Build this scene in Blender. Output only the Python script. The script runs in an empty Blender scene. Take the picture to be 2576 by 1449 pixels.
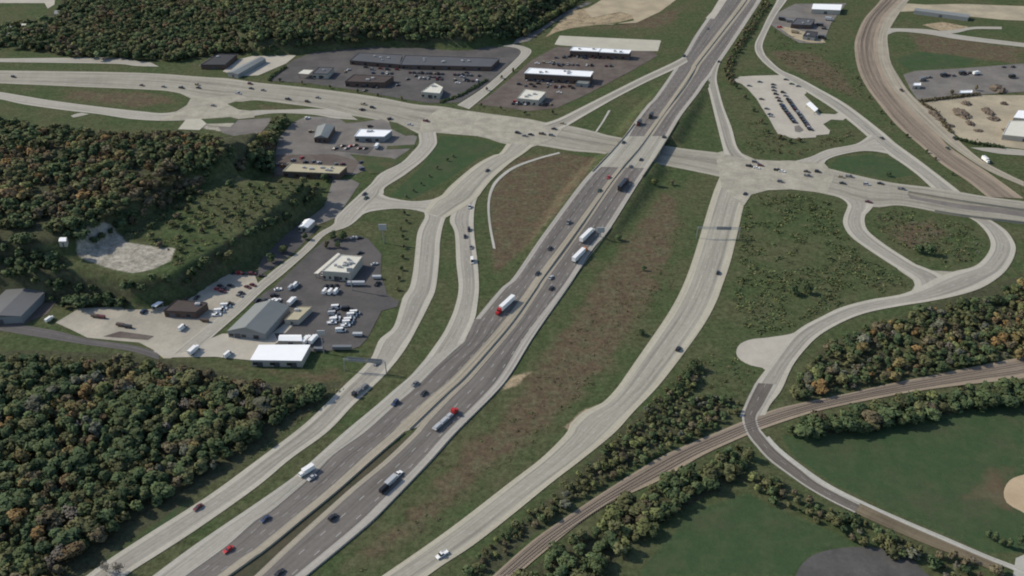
import bpy, bmesh, math, random
import numpy as np
from mathutils import Vector
from mathutils.geometry import tessellate_polygon
random.seed(7); np.random.seed(7)
R = math.radians
S = bpy.context.scene
COL = S.collection

# ------------------------------------------------------------------ camera, world, sun
CAM_H, PITCH, HFOV = 300.0, 34.0, 60.0
cam_d = bpy.data.cameras.new("camera"); cam = bpy.data.objects.new("camera", cam_d); COL.objects.link(cam)
cam.location = (0, 0, CAM_H); cam.rotation_euler = (R(90 - PITCH), 0, 0)
cam_d.sensor_fit = 'HORIZONTAL'; cam_d.angle = R(HFOV); cam_d.clip_start = 1; cam_d.clip_end = 12000
S.camera = cam

SUN_EL = 36.0
LIGHT = Vector((0.955, -0.295, 0)).normalized()          # where sunlight travels, seen from above
az_to_sun = math.atan2(-LIGHT.x, -LIGHT.y)               # from +Y clockwise
W = bpy.data.worlds.new("World"); S.world = W; W.use_nodes = True
nt = W.node_tree; nt.nodes.clear()
sky = nt.nodes.new("ShaderNodeTexSky"); sky.sky_type = 'NISHITA'; sky.sun_disc = False
sky.sun_elevation = R(SUN_EL); sky.sun_rotation = az_to_sun
bg = nt.nodes.new("ShaderNodeBackground"); bg.inputs[1].default_value = 0.12
wo = nt.nodes.new("ShaderNodeOutputWorld")
nt.links.new(sky.outputs[0], bg.inputs[0]); nt.links.new(bg.outputs[0], wo.inputs[0])
sd = bpy.data.lights.new("sun", 'SUN'); sd.energy = 3.2; sd.angle = R(0.5); sd.color = (1.0, 0.915, 0.765)
sun = bpy.data.objects.new("sun", sd); COL.objects.link(sun)
ce = math.cos(R(SUN_EL))
sun.rotation_euler = Vector((LIGHT.x * ce, LIGHT.y * ce, -math.sin(R(SUN_EL)))).to_track_quat('-Z', 'Y').to_euler()
S.view_settings.view_transform = 'Standard'; S.view_settings.look = 'None'
S.view_settings.exposure = 0.27; S.view_settings.gamma = 1.0
S.cycles.filter_width = 2.0; S.cycles.max_bounces = 4; S.cycles.diffuse_bounces = 3; S.cycles.transparent_max_bounces = 4

# ------------------------------------------------------------------ photo plan -> ground (picture plan 2576 x 1449)
FPX = 1288.0 / math.tan(R(HFOV / 2)); CP, SP = math.cos(R(PITCH)), math.sin(R(PITCH))
def rays(p):
    p = np.atleast_2d(np.asarray(p, float))
    x = (p[:, 0] - 1288.0) / FPX; y = (724.5 - p[:, 1]) / FPX
    return np.stack([x, CP + y * SP, -SP + y * CP], 1)
def flat(p, z=0.0):
    d = rays(p); t = (np.asarray(z) - CAM_H) / d[:, 2]
    return np.stack([d[:, 0] * t, d[:, 1] * t], 1)
def to_plan(w):
    w = np.atleast_2d(w); dx, dy, dz = w[:, 0], w[:, 1], w[:, 2] - CAM_H
    f = dy * CP - dz * SP; u = dy * SP + dz * CP
    return np.stack([1288 + FPX * dx / f, 724.5 - FPX * u / f], 1)
def sstep(a, b, x):
    t = np.clip((np.asarray(x, float) - a) / (b - a), 0, 1); return t * t * (3 - 2 * t)
def sdist(pts, poly):
    """signed distance to a polygon, negative inside"""
    pts = np.asarray(pts, float); poly = np.asarray(poly, float)
    d2 = np.full(len(pts), 1e18); ins = np.zeros(len(pts), bool)
    n = len(poly)
    for i in range(n):
        a, b = poly[i], poly[(i + 1) % n]
        e = b - a; w = pts - a
        t = np.clip((w @ e) / max(e @ e, 1e-9), 0, 1)
        q = w - t[:, None] * e
        d2 = np.minimum(d2, (q * q).sum(1))
        c = (a[1] > pts[:, 1]) != (b[1] > pts[:, 1])
        if abs(e[1]) > 1e-12:
            ins ^= c & (pts[:, 0] < a[0] + (pts[:, 1] - a[1]) * e[0] / e[1])
    return np.where(ins, -1, 1) * np.sqrt(d2)
def vnoise(x, y, seed=0):
    xi, yi = np.floor(x).astype(np.int64), np.floor(y).astype(np.int64)
    fx, fy = x - xi, y - yi; fx = fx * fx * (3 - 2 * fx); fy = fy * fy * (3 - 2 * fy)
    def h(a, b):
        v = np.sin(a * 127.1 + b * 311.7 + seed * 74.7) * 43758.5453
        return v - np.floor(v)
    return (h(xi, yi) * (1 - fx) + h(xi + 1, yi) * fx) * (1 - fy) + (h(xi, yi + 1) * (1 - fx) + h(xi + 1, yi + 1) * fx) * fy

def zh(Y):                                                # highway level along its run
    return 5.2 * sstep(440, 585, Y) * (1 - sstep(680, 815, Y))
def on_highway(p):
    p = np.atleast_2d(np.asarray(p, float)); z = np.zeros(len(p))
    for _ in range(30):
        w = flat(p, z); z = 0.5 * z + 0.5 * zh(w[:, 1])
    return np.column_stack([flat(p, z), z])

HW_L = [(1813,-40),(1813,0),(1790,30),(1765,65),(1745,95),(1725,130),(1705,160),(1690,183),(1645,247),(1630,262),(1600,300),(1558,360),(1513,412),(1498,422),(1469,452),(1398,546),(1348,615),(1288,702),(1261,725),(1196,803)]
HW_R = [(1930,-40),(1915,0),(1883,50),(1850,100),(1813,155),(1790,190),(1775,208),(1753,240),(1713,292),(1683,342),(1670,362),(1638,415),(1623,435),(1538,570),(1495,622),(1463,670),(1427,724),(1345,842),(1288,930)]
HWP = np.vstack([on_highway(HW_L)[:, :2], on_highway(HW_R)[::-1, :2]])
EWP = flat([(1380,305),(1538,340),(1700,369),(1830,386),(1830,448),(1670,418),(1523,390),(1380,368)])
# opening under the bridge
HB = [(650,330),(560,420),(640,448),(790,458),(740,500),(620,585),(500,655),(440,690),(330,705),(190,682),(100,690),(-80,680),(-80,320),(60,335),(300,345),(560,345)]
HA = [(640,335),(560,395),(440,440),(300,530),(180,590),(60,615),(-80,620),(-80,350),(60,360),(300,370),(560,365)]
HN = [(720,100),(940,80),(1180,86),(1245,72),(1315,36),(1400,-20),(1440,-70),(600,-70),(560,40),(640,100)]
HBW, HAW, HNW = flat(HB, 15), flat(HA, 26), flat(HN, 12)
def height(x, y):
    p = np.column_stack([np.ravel(x), np.ravel(y)]).astype(float)
    h = np.zeros(len(p))
    m = (p[:, 1] > 420) & (p[:, 1] < 1080)
    if m.any():
        q = p[m]
        b = vnoise(q[:, 0] / 30, q[:, 1] / 30, 3)
        v = 15 * (1 - sstep(0, 11, sdist(q, HBW) + b * 6))
        v = v + 11 * (1 - sstep(0, 13, sdist(q, HAW) + b * 6))
        v = v + 12 * (1 - sstep(0, 16, sdist(q, HNW) + b * 6))
        sdh = sdist(q, HWP)
        e = np.clip(zh(q[:, 1]) - 0.25 - np.maximum(sdh - 3.0, 0) / 1.9, 0, None)
        e = e * sstep(0.0, 5.0, sdist(q, EWP) - 0.5)
        v = np.maximum(v, e)
        h[m] = v
    return h
def ground(p):
    """picture-plan points -> points on the terrain"""
    d = rays(p); zs = np.linspace(46, 0, 139)
    out = np.zeros((len(d), 3)); done = np.zeros(len(d), bool)
    for z in zs:
        t = (z - CAM_H) / d[:, 2]; x, y = d[:, 0] * t, d[:, 1] * t
        idx = np.where(~done)[0]
        if not len(idx): break
        hh = height(x[idx], y[idx]); hit = (hh >= z - 0.17) if z > 0 else np.ones(len(idx), bool)
        k = idx[hit]; out[k, 0], out[k, 1], out[k, 2] = x[k], y[k], hh[hit]; done[k] = True
    return out

# ------------------------------------------------------------------ object helpers
def tag(o, label=None, cat=None, group=None, kind=None):
    if label: o['label'] = label
    if cat: o['category'] = cat
    if group: o['group'] = group
    if kind: o['kind'] = kind
    return o
def new_obj(name, me, parent=None, loc=None, rz=None):
    o = bpy.data.objects.new(name, me); COL.objects.link(o)
    if parent is not None: o.parent = parent
    if loc is not None: o.location = loc
    if rz is not None: o.rotation_euler = (0, 0, rz)
    return o
def empty(name, loc=(0, 0, 0), rz=0.0):
    o = bpy.data.objects.new(name, None); COL.objects.link(o); o.location = loc; o.rotation_euler = (0, 0, rz)
    o.empty_display_size = 1; return o
def ordinal(n):
    w = ["", "first","second","third","fourth","fifth","sixth","seventh","eighth","ninth","tenth","eleventh","twelfth","thirteenth","fourteenth","fifteenth","sixteenth","seventeenth","eighteenth","nineteenth","twentieth"]
    if n <= 20: return w[n]
    t = {2:"twenty",3:"thirty",4:"forty",5:"fifty",6:"sixty",7:"seventy",8:"eighty",9:"ninety"}[n // 10 % 10]
    if n % 10 == 0: return t[:-1] + "ieth"
    return t + "-" + w[n % 10]
class MB:
    """collects boxes, prisms and tubes into one mesh"""
    def __init__(s): s.v, s.f, s.m = [], [], []
    def add(s, vs, fs, mi=0):
        k = len(s.v); s.v += [tuple(v) for v in vs]; s.f += [[k + i for i in f] for f in fs]; s.m += [mi] * len(fs); return s
    def box(s, x0, x1, y0, y1, z0, z1, mi=0, tx=0, ty=0):
        vs = [(x0,y0,z0),(x1,y0,z0),(x1,y1,z0),(x0,y1,z0),(x0+tx,y0+ty,z1),(x1-tx,y0+ty,z1),(x1-tx,y1-ty,z1),(x0+tx,y1-ty,z1)]
        return s.add(vs, [(0,3,2,1),(4,5,6,7),(0,1,5,4),(1,2,6,5),(2,3,7,6),(3,0,4,7)], mi)
    def loft(s, rings, mi=0, cap=True):
        n = len(rings[0]); vs = [v for r in rings for v in r]; fs = []
        for i in range(len(rings) - 1):
            for j in range(n):
                a = i * n + j; b = i * n + (j + 1) % n
                fs.append((a, b, b + n, a + n))
        if cap: fs += [tuple(range(n))[::-1], tuple(range((len(rings) - 1) * n, len(rings) * n))]
        return s.add(vs, fs, mi)
    def cyl(s, a, b, r0, r1=None, n=8, mi=0):
        a, b = Vector(a), Vector(b); r1 = r0 if r1 is None else r1
        d = (b - a).normalized(); u = d.orthogonal().normalized(); w = d.cross(u)
        rg = lambda c, r: [c + (u * math.cos(2*math.pi*i/n) + w * math.sin(2*math.pi*i/n)) * r for i in range(n)]
        return s.loft([rg(a, r0), rg(b, r1)], mi)
    def prism(s, poly, z0, z1, mi=0):
        n = len(poly); a = sum(poly[i][0]*poly[(i+1)%n][1]-poly[(i+1)%n][0]*poly[i][1] for i in range(n))
        if a < 0: poly = poly[::-1]
        return s.loft([[(p[0],p[1],z0) for p in poly], [(p[0],p[1],z1) for p in poly]], mi)
    def mesh(s, name, mats):
        me = bpy.data.meshes.new(name); me.from_pydata(s.v, [], s.f)
        for m in (mats if isinstance(mats, (list, tuple)) else [mats]): me.materials.append(m)
        for p, i in zip(me.polygons, s.m): p.material_index = i
        me.update(); return me

# ------------------------------------------------------------------ materials
class MatB:
    def __init__(s, name, rough=0.9, spec=0.2):
        s.m = bpy.data.materials.new(name); s.m.use_nodes = True; s.t = s.m.node_tree
        s.b = s.t.nodes["Principled BSDF"]; s.b.inputs["Roughness"].default_value = rough
        s.b.inputs["Specular IOR Level"].default_value = spec
    def n(s, typ, **kw):
        nd = s.t.nodes.new(typ)
        for k, v in kw.items(): setattr(nd, k, v)
        return nd
    def l(s, a, b): s.t.links.new(a, b)
    def setin(s, sock, v):
        if hasattr(v, 'is_linked') or isinstance(v, bpy.types.NodeSocket): s.l(v, sock)
        else: sock.default_value = v
    def noise(s, vec, scale, detail=3, rough=0.6):
        nd = s.n("ShaderNodeTexNoise"); nd.inputs["Scale"].default_value = scale; nd.inputs["Detail"].default_value = detail
        nd.inputs["Roughness"].default_value = rough
        if vec is not None: s.l(vec, nd.inputs["Vector"])
        return nd.outputs["Fac"]
    def nz(s, vec, scale, detail=3, rough=0.6):
        """noise spread over the whole 0..1 range"""
        nd = s.n("ShaderNodeMapRange"); s.l(s.noise(vec, scale, detail, rough), nd.inputs[0]); nd.inputs[1].default_value = 0.3; nd.inputs[2].default_value = 0.7
        return nd.outputs[0]
    def math(s, op, a, b=0.0, clamp=False):
        nd = s.n("ShaderNodeMath", operation=op, use_clamp=clamp)
        s.setin(nd.inputs[0], a); s.setin(nd.inputs[1], b); return nd.outputs[0]
    def ramp(s, f, a, b):
        nd = s.n("ShaderNodeMapRange", interpolation_type='SMOOTHSTEP')
        s.setin(nd.inputs[0], f); nd.inputs[1].default_value = a; nd.inputs[2].default_value = b
        return nd.outputs[0]
    def mix(s, f, a, b, blend='MIX'):
        nd = s.n("ShaderNodeMix", data_type='RGBA', blend_type=blend)
        s.setin(nd.inputs[0], f)
        for i, v in ((6, a), (7, b)):
            if isinstance(v, (tuple, list)): nd.inputs[i].default_value = (*v[:3], 1)
            else: s.l(v, nd.inputs[i])
        return nd.outputs[2]
    def scale(s, c, f):
        """colour times a factor socket"""
        nd = s.n("ShaderNodeVectorMath", operation='SCALE')
        if isinstance(c, (tuple, list)): nd.inputs[0].default_value = c[:3]
        else: s.l(c, nd.inputs[0])
        s.setin(nd.inputs["Scale"], f); return nd.outputs[0]
    def pos(s): return s.n("ShaderNodeNewGeometry").outputs["Position"]
    def out(s, c):
        if isinstance(c, (tuple, list)): s.b.inputs["Base Color"].default_value = (*c[:3], 1)
        else: s.l(c, s.b.inputs["Base Color"])
        return s.m
def plain(name, c, rough=0.7, spec=0.3, var=0.12, sc=0.4, metal=0.0):
    b = MatB(name, rough, spec); b.b.inputs["Metallic"].default_value = metal
    p = b.n("ShaderNodeTexCoord").outputs["Object"]
    f = b.math('ADD', b.math('MULTIPLY', b.math('SUBTRACT', b.noise(p, sc), 0.5), 2 * var), 1.0)
    return b.out(b.scale(c, f))
def patchy(name, c1, c2, sc=0.08, fine=1.2, amt=0.3, rough=0.95):
    """two-tone ground surface with broad patches and fine grain"""
    b = MatB(name, rough, 0.1); p = b.pos()
    f = b.ramp(b.noise(p, sc, 5), 0.35, 0.65)
    c = b.mix(f, c1, c2)
    g = b.math('ADD', b.math('MULTIPLY', b.math('SUBTRACT', b.nz(p, fine * 0.5, 4, 0.75), 0.5), 0.9 * amt), 1.0)
    g2 = b.math('ADD', b.math('MULTIPLY', b.math('SUBTRACT', b.nz(p, 0.12, 4), 0.5), 0.7 * amt), 1.0)
    return b.out(b.scale(b.scale(c, g), g2))
def road_mat(name, base, lane, edge_l=0.12, edge_r=0.12, lanes=2, line=(0.5,0.5,0.47), yellow=None, streak=0.22, dash=True, patches=0.25):
    """pavement that follows the road's own length (UV: across 0..1, along in metres)"""
    b = MatB(name, 0.9, 0.15)
    uv = b.n("ShaderNodeUVMap").outputs[0]; sp = b.n("ShaderNodeSeparateXYZ"); b.l(uv, sp.inputs[0])
    u, v = sp.outputs[0], sp.outputs[1]
    cv = b.n("ShaderNodeCombineXYZ"); b.l(b.math('MULTIPLY', u, 22.0), cv.inputs[0]); b.l(b.math('MULTIPLY', v, 0.022), cv.inputs[1])
    st = b.nz(cv.outputs[0], 1.0, 5, 0.7)
    inl = b.math('MULTIPLY', b.ramp(u, edge_l - 0.012, edge_l + 0.012), b.math('SUBTRACT', 1.0, b.ramp(u, 1 - edge_r - 0.012, 1 - edge_r + 0.012)))
    c = b.mix(inl, base, lane)
    # wheel tracks, two to a lane
    wt = b.math('SINE', b.math('MULTIPLY', b.math('SUBTRACT', u, edge_l), 2 * math.pi * 2 * lanes / (1 - edge_l - edge_r)))
    f = b.math('ADD', b.math('MULTIPLY', b.math('SUBTRACT', st, 0.5), 1.25 * streak), 1.0)
    f = b.math('ADD', f, b.math('MULTIPLY', b.math('MULTIPLY', wt, inl), -0.05))
    p = b.pos()
    g = b.math('ADD', b.math('MULTIPLY', b.math('SUBTRACT', b.nz(p, 0.045, 5, 0.7), 0.5), 1.1 * patches), 1.0)
    g2 = b.math('ADD', b.math('MULTIPLY', b.math('SUBTRACT', b.nz(p, 0.5, 4, 0.8), 0.5), 0.2), 1.0)
    # slab joints
    fr = b.math('FRACT', b.math('MULTIPLY', v, 1 / 9.0)); jt = b.math('LESS_THAN', fr, 0.03)
    f = b.math('MULTIPLY', f, b.math('SUBTRACT', 1.0, b.math('MULTIPLY', jt, 0.1)))
    # tyre-darkened runs and oil along the lanes
    cw = b.n("ShaderNodeCombineXYZ"); b.l(b.math('MULTIPLY', u, 7.0), cw.inputs[0]); b.l(b.math('MULTIPLY', v, 0.007), cw.inputs[1])
    dk = b.math('MULTIPLY', b.ramp(b.noise(cw.outputs[0], 1.0, 4, 0.6), 0.46, 0.66), b.math('MULTIPLY', inl, 0.3))
    f = b.math('SUBTRACT', f, dk)
    c = b.scale(b.scale(b.scale(c, f), g), g2)
    if dash:
        x = b.math('MULTIPLY', b.math('SUBTRACT', u, edge_l), lanes / (1 - edge_l - edge_r))
        near = b.math('LESS_THAN', b.math('ABSOLUTE', b.math('SUBTRACT', b.math('FRACT', b.math('ADD', x, 0.5)), 0.5)), 0.028)
        inside = b.math('MULTIPLY', b.math('GREATER_THAN', x, 0.5), b.math('LESS_THAN', x, lanes - 0.5))
        on = b.math('LESS_THAN', b.math('FRACT', b.math('MULTIPLY', v, 1 / 12.2)), 0.26)
        c = b.mix(b.math('MULTIPLY', b.math('MULTIPLY', near, inside), b.math('MULTIPLY', on, 0.65)), c, line)
        for e, col in ((edge_l, yellow or line), (1 - edge_r, line)):
            k = b.math('LESS_THAN', b.math('ABSOLUTE', b.math('SUBTRACT', u, e)), 0.006)
            c = b.mix(b.math('MULTIPLY', k, 0.5), c, col)
    return b.out(c)

CONC, CONCD = (0.335, 0.315, 0.258), (0.275, 0.26, 0.215)
M = {}
M['asph_l'] = road_mat("freeway_asphalt_south", (0.166,0.152,0.138), (0.163,0.150,0.137), 0.0, 0.10, 4, patches=0.14)
M['asph_r'] = road_mat("freeway_asphalt_north", (0.166,0.152,0.138), (0.163,0.150,0.137), 0.10, 0.0, 3, patches=0.14)
M['shoulder'] = road_mat("shoulder_concrete", (0.371,0.354,0.319), (0.383,0.360,0.319), 0.0, 0.0, 1, dash=False, streak=0.12, patches=0.1)
M['inner'] = road_mat("inner_shoulder_concrete", (0.35,0.315,0.25), (0.35,0.315,0.25), 0.0, 0.0, 1, dash=False, streak=0.16, patches=0.12)
M['deck'] = road_mat("bridge_deck_concrete", (0.383,0.371,0.313), (0.336,0.319,0.267), 0.1, 0.1, 6, streak=0.14, patches=0.1)
M['ramp2'] = road_mat("ramp_concrete", (0.418,0.394,0.331), (0.319,0.299,0.258), 0.2, 0.2, 2, patches=0.12)
M['ramp1'] = road_mat("narrow_ramp_concrete", (0.418,0.394,0.331), (0.290,0.273,0.232), 0.24, 0.22, 1, patches=0.12)
M['ramp3'] = road_mat("wide_ramp_concrete", (0.406,0.377,0.296), (0.331,0.313,0.261), 0.17, 0.17, 3, patches=0.1)
M['aux'] = road_mat("auxiliary_lane_concrete", (0.406,0.383,0.331), (0.354,0.336,0.290), 0.22, 0.04, 1, patches=0.08)
M['arterial'] = road_mat("arterial_concrete", (0.342,0.319,0.258), (0.304,0.285,0.235), 0.06, 0.06, 7, dash=True, patches=0.16)
M['street'] = road_mat("street_concrete", (0.406,0.383,0.325), (0.360,0.339,0.290), 0.1, 0.1, 2, patches=0.12)
M['rail_bed'] = road_mat("ballast", (0.295,0.242,0.182), (0.228,0.187,0.145), 0.12, 0.2, 2, dash=False, streak=0.4, patches=0.2)
M['yard_road'] = road_mat("gravel_road", (0.35,0.315,0.245), (0.34,0.305,0.24), 0.0, 0.0, 1, dash=False, streak=0.15)
M['old_road'] = road_mat("old_asphalt_road", (0.36,0.34,0.30), (0.135,0.12,0.105), 0.13, 0.13, 2, dash=True, patches=0.3, streak=0.4)
M['path'] = road_mat("path_concrete", (0.418,0.406,0.360), (0.418,0.406,0.360), 0, 0, 1, dash=False)
M['track_path'] = road_mat("worn_track", (0.2,0.175,0.125), (0.2,0.175,0.125), 0, 0, 1, dash=False)
M['conc_flat'] = patchy("junction_concrete", (0.313,0.292,0.240), (0.360,0.336,0.275), 0.06, 1.2, 0.36)
M['lot_light'] = patchy("lot_concrete", (0.394,0.365,0.313), (0.435,0.406,0.342), 0.05, 1.0, 0.14)
M['lot_gravel'] = patchy("gravel_lot", (0.418,0.383,0.313), (0.313,0.290,0.244), 0.035, 0.9, 0.18)
M['lot_dark'] = patchy("lot_asphalt", (0.088,0.084,0.083), (0.115,0.108,0.103), 0.05, 1.0, 0.2)
M['lot_mid'] = patchy("worn_asphalt", (0.15,0.14,0.13), (0.195,0.182,0.165), 0.05, 1.0, 0.22)
M['lot_brown'] = patchy("brown_asphalt", (0.11,0.09,0.08), (0.14,0.12,0.105), 0.06, 1.0, 0.2)
M['sand'] = patchy("infield_sand", (0.46,0.36,0.24), (0.40,0.31,0.2), 0.1, 1.0, 0.1)
M['pale_dirt'] = patchy("pale_dirt", (0.42,0.36,0.25), (0.32,0.27,0.19), 0.06, 0.9, 0.2)
M['tan_yard'] = patchy("tan_yard", (0.40,0.345,0.25), (0.31,0.27,0.2), 0.04, 0.8, 0.2)
M['islandgrass'] = patchy("island_grass", (0.052,0.078,0.035), (0.085,0.085,0.045), 0.09, 0.9, 0.35)
M['mediangrass'] = patchy("median_weeds", (0.062,0.064,0.04), (0.085,0.074,0.05), 0.09, 0.9, 0.35)
M['r_barn'] = plain("old_metal_roof", (0.115,0.12,0.125), 0.6, 0.3, 0.15, 0.15)
M['lane_grey'] = road_mat("grey_lane", (0.13,0.122,0.117), (0.12,0.113,0.109), 0, 0, 1, dash=False, streak=0.3)
M['dirt_verge'] = road_mat("worn_dirt_verge", (0.15,0.125,0.085), (0.17,0.14,0.095), 0, 0, 1, dash=False, streak=0.5, patches=0.4)
M['court'] = patchy("worn_court", (0.078,0.077,0.074), (0.1,0.097,0.092), 0.08, 1.0, 0.3)
M['slab'] = patchy("concrete_pad", (0.46,0.44,0.36), (0.42,0.4,0.33), 0.05, 0.9, 0.1)
M['barrier'] = plain("barrier_concrete", (0.33,0.3,0.24), 0.9, 0.1)
M['steel'] = plain("galvanised_steel", (0.32,0.33,0.34), 0.5, 0.4, 0.1, 0.4, 0.4)
M['rail'] = plain("rail_steel", (0.3,0.25,0.21), 0.6, 0.3, 0.15, 0.4, 0.2)
M['sleeper'] = plain("timber_sleeper", (0.165,0.136,0.108), 0.9, 0.1)
M['sign_back'] = plain("sign_panel_back", (0.2,0.21,0.21), 0.5, 0.4)
M['glass'] = plain("car_glass", (0.015,0.018,0.022), 0.12, 0.6, 0.05)
M['tyre'] = plain("tyre_rubber", (0.018,0.018,0.019), 0.85, 0.1)
M['rim'] = plain("wheel_rim", (0.3,0.3,0.31), 0.4, 0.5)
M['lampred'] = plain("tail_lamp", (0.25,0.01,0.01), 0.3, 0.5)
M['lampw'] = plain("head_lamp", (0.6,0.6,0.57), 0.2, 0.5)
M['chassis'] = plain("truck_chassis", (0.03,0.03,0.032), 0.7, 0.3)
M['r_white'] = plain("white_roof", (0.86,0.87,0.87), 0.6, 0.3, 0.06, 0.2)
M['r_cream'] = plain("cream_roof", (0.62,0.6,0.52), 0.8, 0.2, 0.12, 0.25)
M['r_grey'] = plain("grey_metal_roof", (0.205,0.217,0.207), 0.5, 0.35, 0.08, 0.2)
M['r_dark'] = plain("dark_membrane_roof", (0.095,0.098,0.108), 0.9, 0.2, 0.2, 0.12)
M['r_brown'] = plain("brown_shingle_roof", (0.085,0.07,0.066), 0.95, 0.1, 0.2, 0.2)
M['r_char'] = plain("charcoal_roof", (0.055,0.056,0.06), 0.9, 0.2, 0.15, 0.2)
M['r_tan'] = plain("tan_roof", (0.42,0.38,0.27), 0.9, 0.1, 0.12, 0.2)
M['w_pale'] = plain("pale_wall", (0.42,0.39,0.33), 0.9, 0.15, 0.1, 0.3)
M['w_dark'] = plain("dark_brick_wall", (0.12,0.085,0.07), 0.95, 0.1, 0.2, 0.5)
M['w_grey'] = plain("grey_metal_wall", (0.24,0.25,0.25), 0.6, 0.3, 0.1, 0.3)
M['door'] = plain("steel_door", (0.09,0.09,0.1), 0.5, 0.4)
M['unit'] = plain("roof_unit_metal", (0.42,0.42,0.41), 0.5, 0.4)
M['bark'] = plain("bark", (0.06,0.047,0.035), 0.95, 0.05)
M['pile'] = patchy("scrap_heap", (0.10,0.08,0.065), (0.16,0.13,0.10), 0.4, 1.5, 0.5)

def paint_mat():
    b = MatB("vehicle_paint", 0.35, 0.5); oi = b.n("ShaderNodeObjectInfo")
    b.b.inputs["Coat Weight"].default_value = 0.3
    p = b.n("ShaderNodeTexCoord").outputs["Object"]
    f = b.math('ADD', b.math('MULTIPLY', b.math('SUBTRACT', b.noise(p, 0.8), 0.5), 0.15), 1.0)
    return b.out(b.scale(oi.outputs["Color"], f))
M['paint'] = paint_mat()
def leaf_mat(name, attr):
    b = MatB(name, 0.8, 0.1)
    if attr:
        a = b.n("ShaderNodeAttribute"); a.attribute_name = "tint"; c = a.outputs["Color"]; p = b.pos()
    else:
        oi = b.n("ShaderNodeObjectInfo"); c = oi.outputs["Color"]; p = b.pos()
    f = b.math('ADD', b.math('MULTIPLY', b.math('SUBTRACT', b.noise(p, 0.55, 4, 0.75), 0.5), 1.5), 1.0)
    hue = b.ramp(b.noise(p, 0.22, 2), 0.45, 0.7)
    c = b.mix(b.math('MULTIPLY', hue, 0.35), c, (0.14, 0.12, 0.055))
    c = b.scale(c, b.math('MAXIMUM', f, 0.25))
    b.out(c)
    tr = b.n("ShaderNodeBsdfTranslucent"); b.l(c, tr.inputs[0])
    mx = b.n("ShaderNodeMixShader"); mx.inputs[0].default_value = 0.15
    b.l(b.b.outputs[0], mx.inputs[1]); b.l(tr.outputs[0], mx.inputs[2])
    b.l(mx.outputs[0], b.t.nodes["Material Output"].inputs[0])
    return b.m
M['leaf'] = leaf_mat("tree_foliage", False)
M['leafmass'] = leaf_mat("wood_foliage", True)

def terrain_mat():
    b = MatB("meadow_ground", 1.0, 0.05); p = b.pos()
    A = b.n("ShaderNodeAttribute"); A.attribute_name = "ma"; sa = b.n("ShaderNodeSeparateColor"); b.l(A.outputs["Color"], sa.inputs[0])
    B = b.n("ShaderNodeAttribute"); B.attribute_name = "mb"; sb = b.n("ShaderNodeSeparateColor"); b.l(B.outputs["Color"], sb.inputs[0])
    mid, broad, fine = b.noise(p, 0.11, 5, 0.7), b.noise(p, 0.022, 4), b.noise(p, 0.38, 6, 0.85)
    def wt(s, n=None, k=0.7):
        return b.ramp(b.math('ADD', s, b.math('MULTIPLY', b.math('SUBTRACT', n or mid, 0.5), k)), 0.35, 0.65)
    c = b.mix(b.ramp(broad, 0.35, 0.65), (0.060,0.083,0.036), (0.083,0.090,0.046))
    c = b.mix(b.math('MULTIPLY', b.ramp(mid, 0.5, 0.72), 0.6), c, (0.105,0.098,0.058))
    c = b.mix(wt(sa.outputs[2], None, 0.3), c, b.mix(b.ramp(mid, 0.4, 0.7), (0.046,0.077,0.036), (0.062,0.090,0.043)))
    dry = b.math('MULTIPLY', b.ramp(b.noise(p, 0.035, 6, 0.7), 0.45, 0.64), b.math('MULTIPLY', sa.outputs[2], 0.5))
    c = b.mix(dry, c, (0.083,0.083,0.05))
    c = b.mix(wt(sa.outputs[0], b.noise(p, 0.06, 5, 0.7), 0.9), c, b.mix(b.ramp(mid, 0.4, 0.65), (0.108,0.082,0.054), (0.108,0.102,0.062)))
    c = b.mix(wt(sb.outputs[0]), c, (0.068,0.072,0.042))
    c = b.mix(wt(sb.outputs[1]), c, b.mix(b.ramp(mid, 0.4, 0.7), (0.30,0.28,0.235), (0.37,0.345,0.29)))
    c = b.mix(wt(sa.outputs[1]), c, b.mix(b.ramp(mid, 0.4, 0.7), (0.36,0.29,0.19), (0.20,0.16,0.11)))
    f = b.math('ADD', b.math('MULTIPLY', b.math('SUBTRACT', fine, 0.5), 3.0), 1.0)
    f = b.math('ADD', f, b.math('MULTIPLY', b.math('SUBTRACT', b.noise(p, 0.16, 3, 0.6), 0.5), 0.8))
    f = b.math('MAXIMUM', f, 0.3)
    f = b.mix(sa.outputs[2], b.scale((1,1,1), f), b.scale((1,1,1), b.math('ADD', b.math('MULTIPLY', b.math('SUBTRACT', fine, 0.5), 0.7), 1.0)))
    nd = b.n("ShaderNodeVectorMath", operation='MULTIPLY'); b.l(c, nd.inputs[0]); b.l(f, nd.inputs[1])
    b.out(nd.outputs[0])
    bp = b.n("ShaderNodeBump"); bp.inputs["Strength"].default_value = 0.5; bp.inputs["Distance"].default_value = 0.5
    b.l(fine, bp.inputs["Height"]); b.l(bp.outputs[0], b.b.inputs["Normal"])
    return b.m

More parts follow.
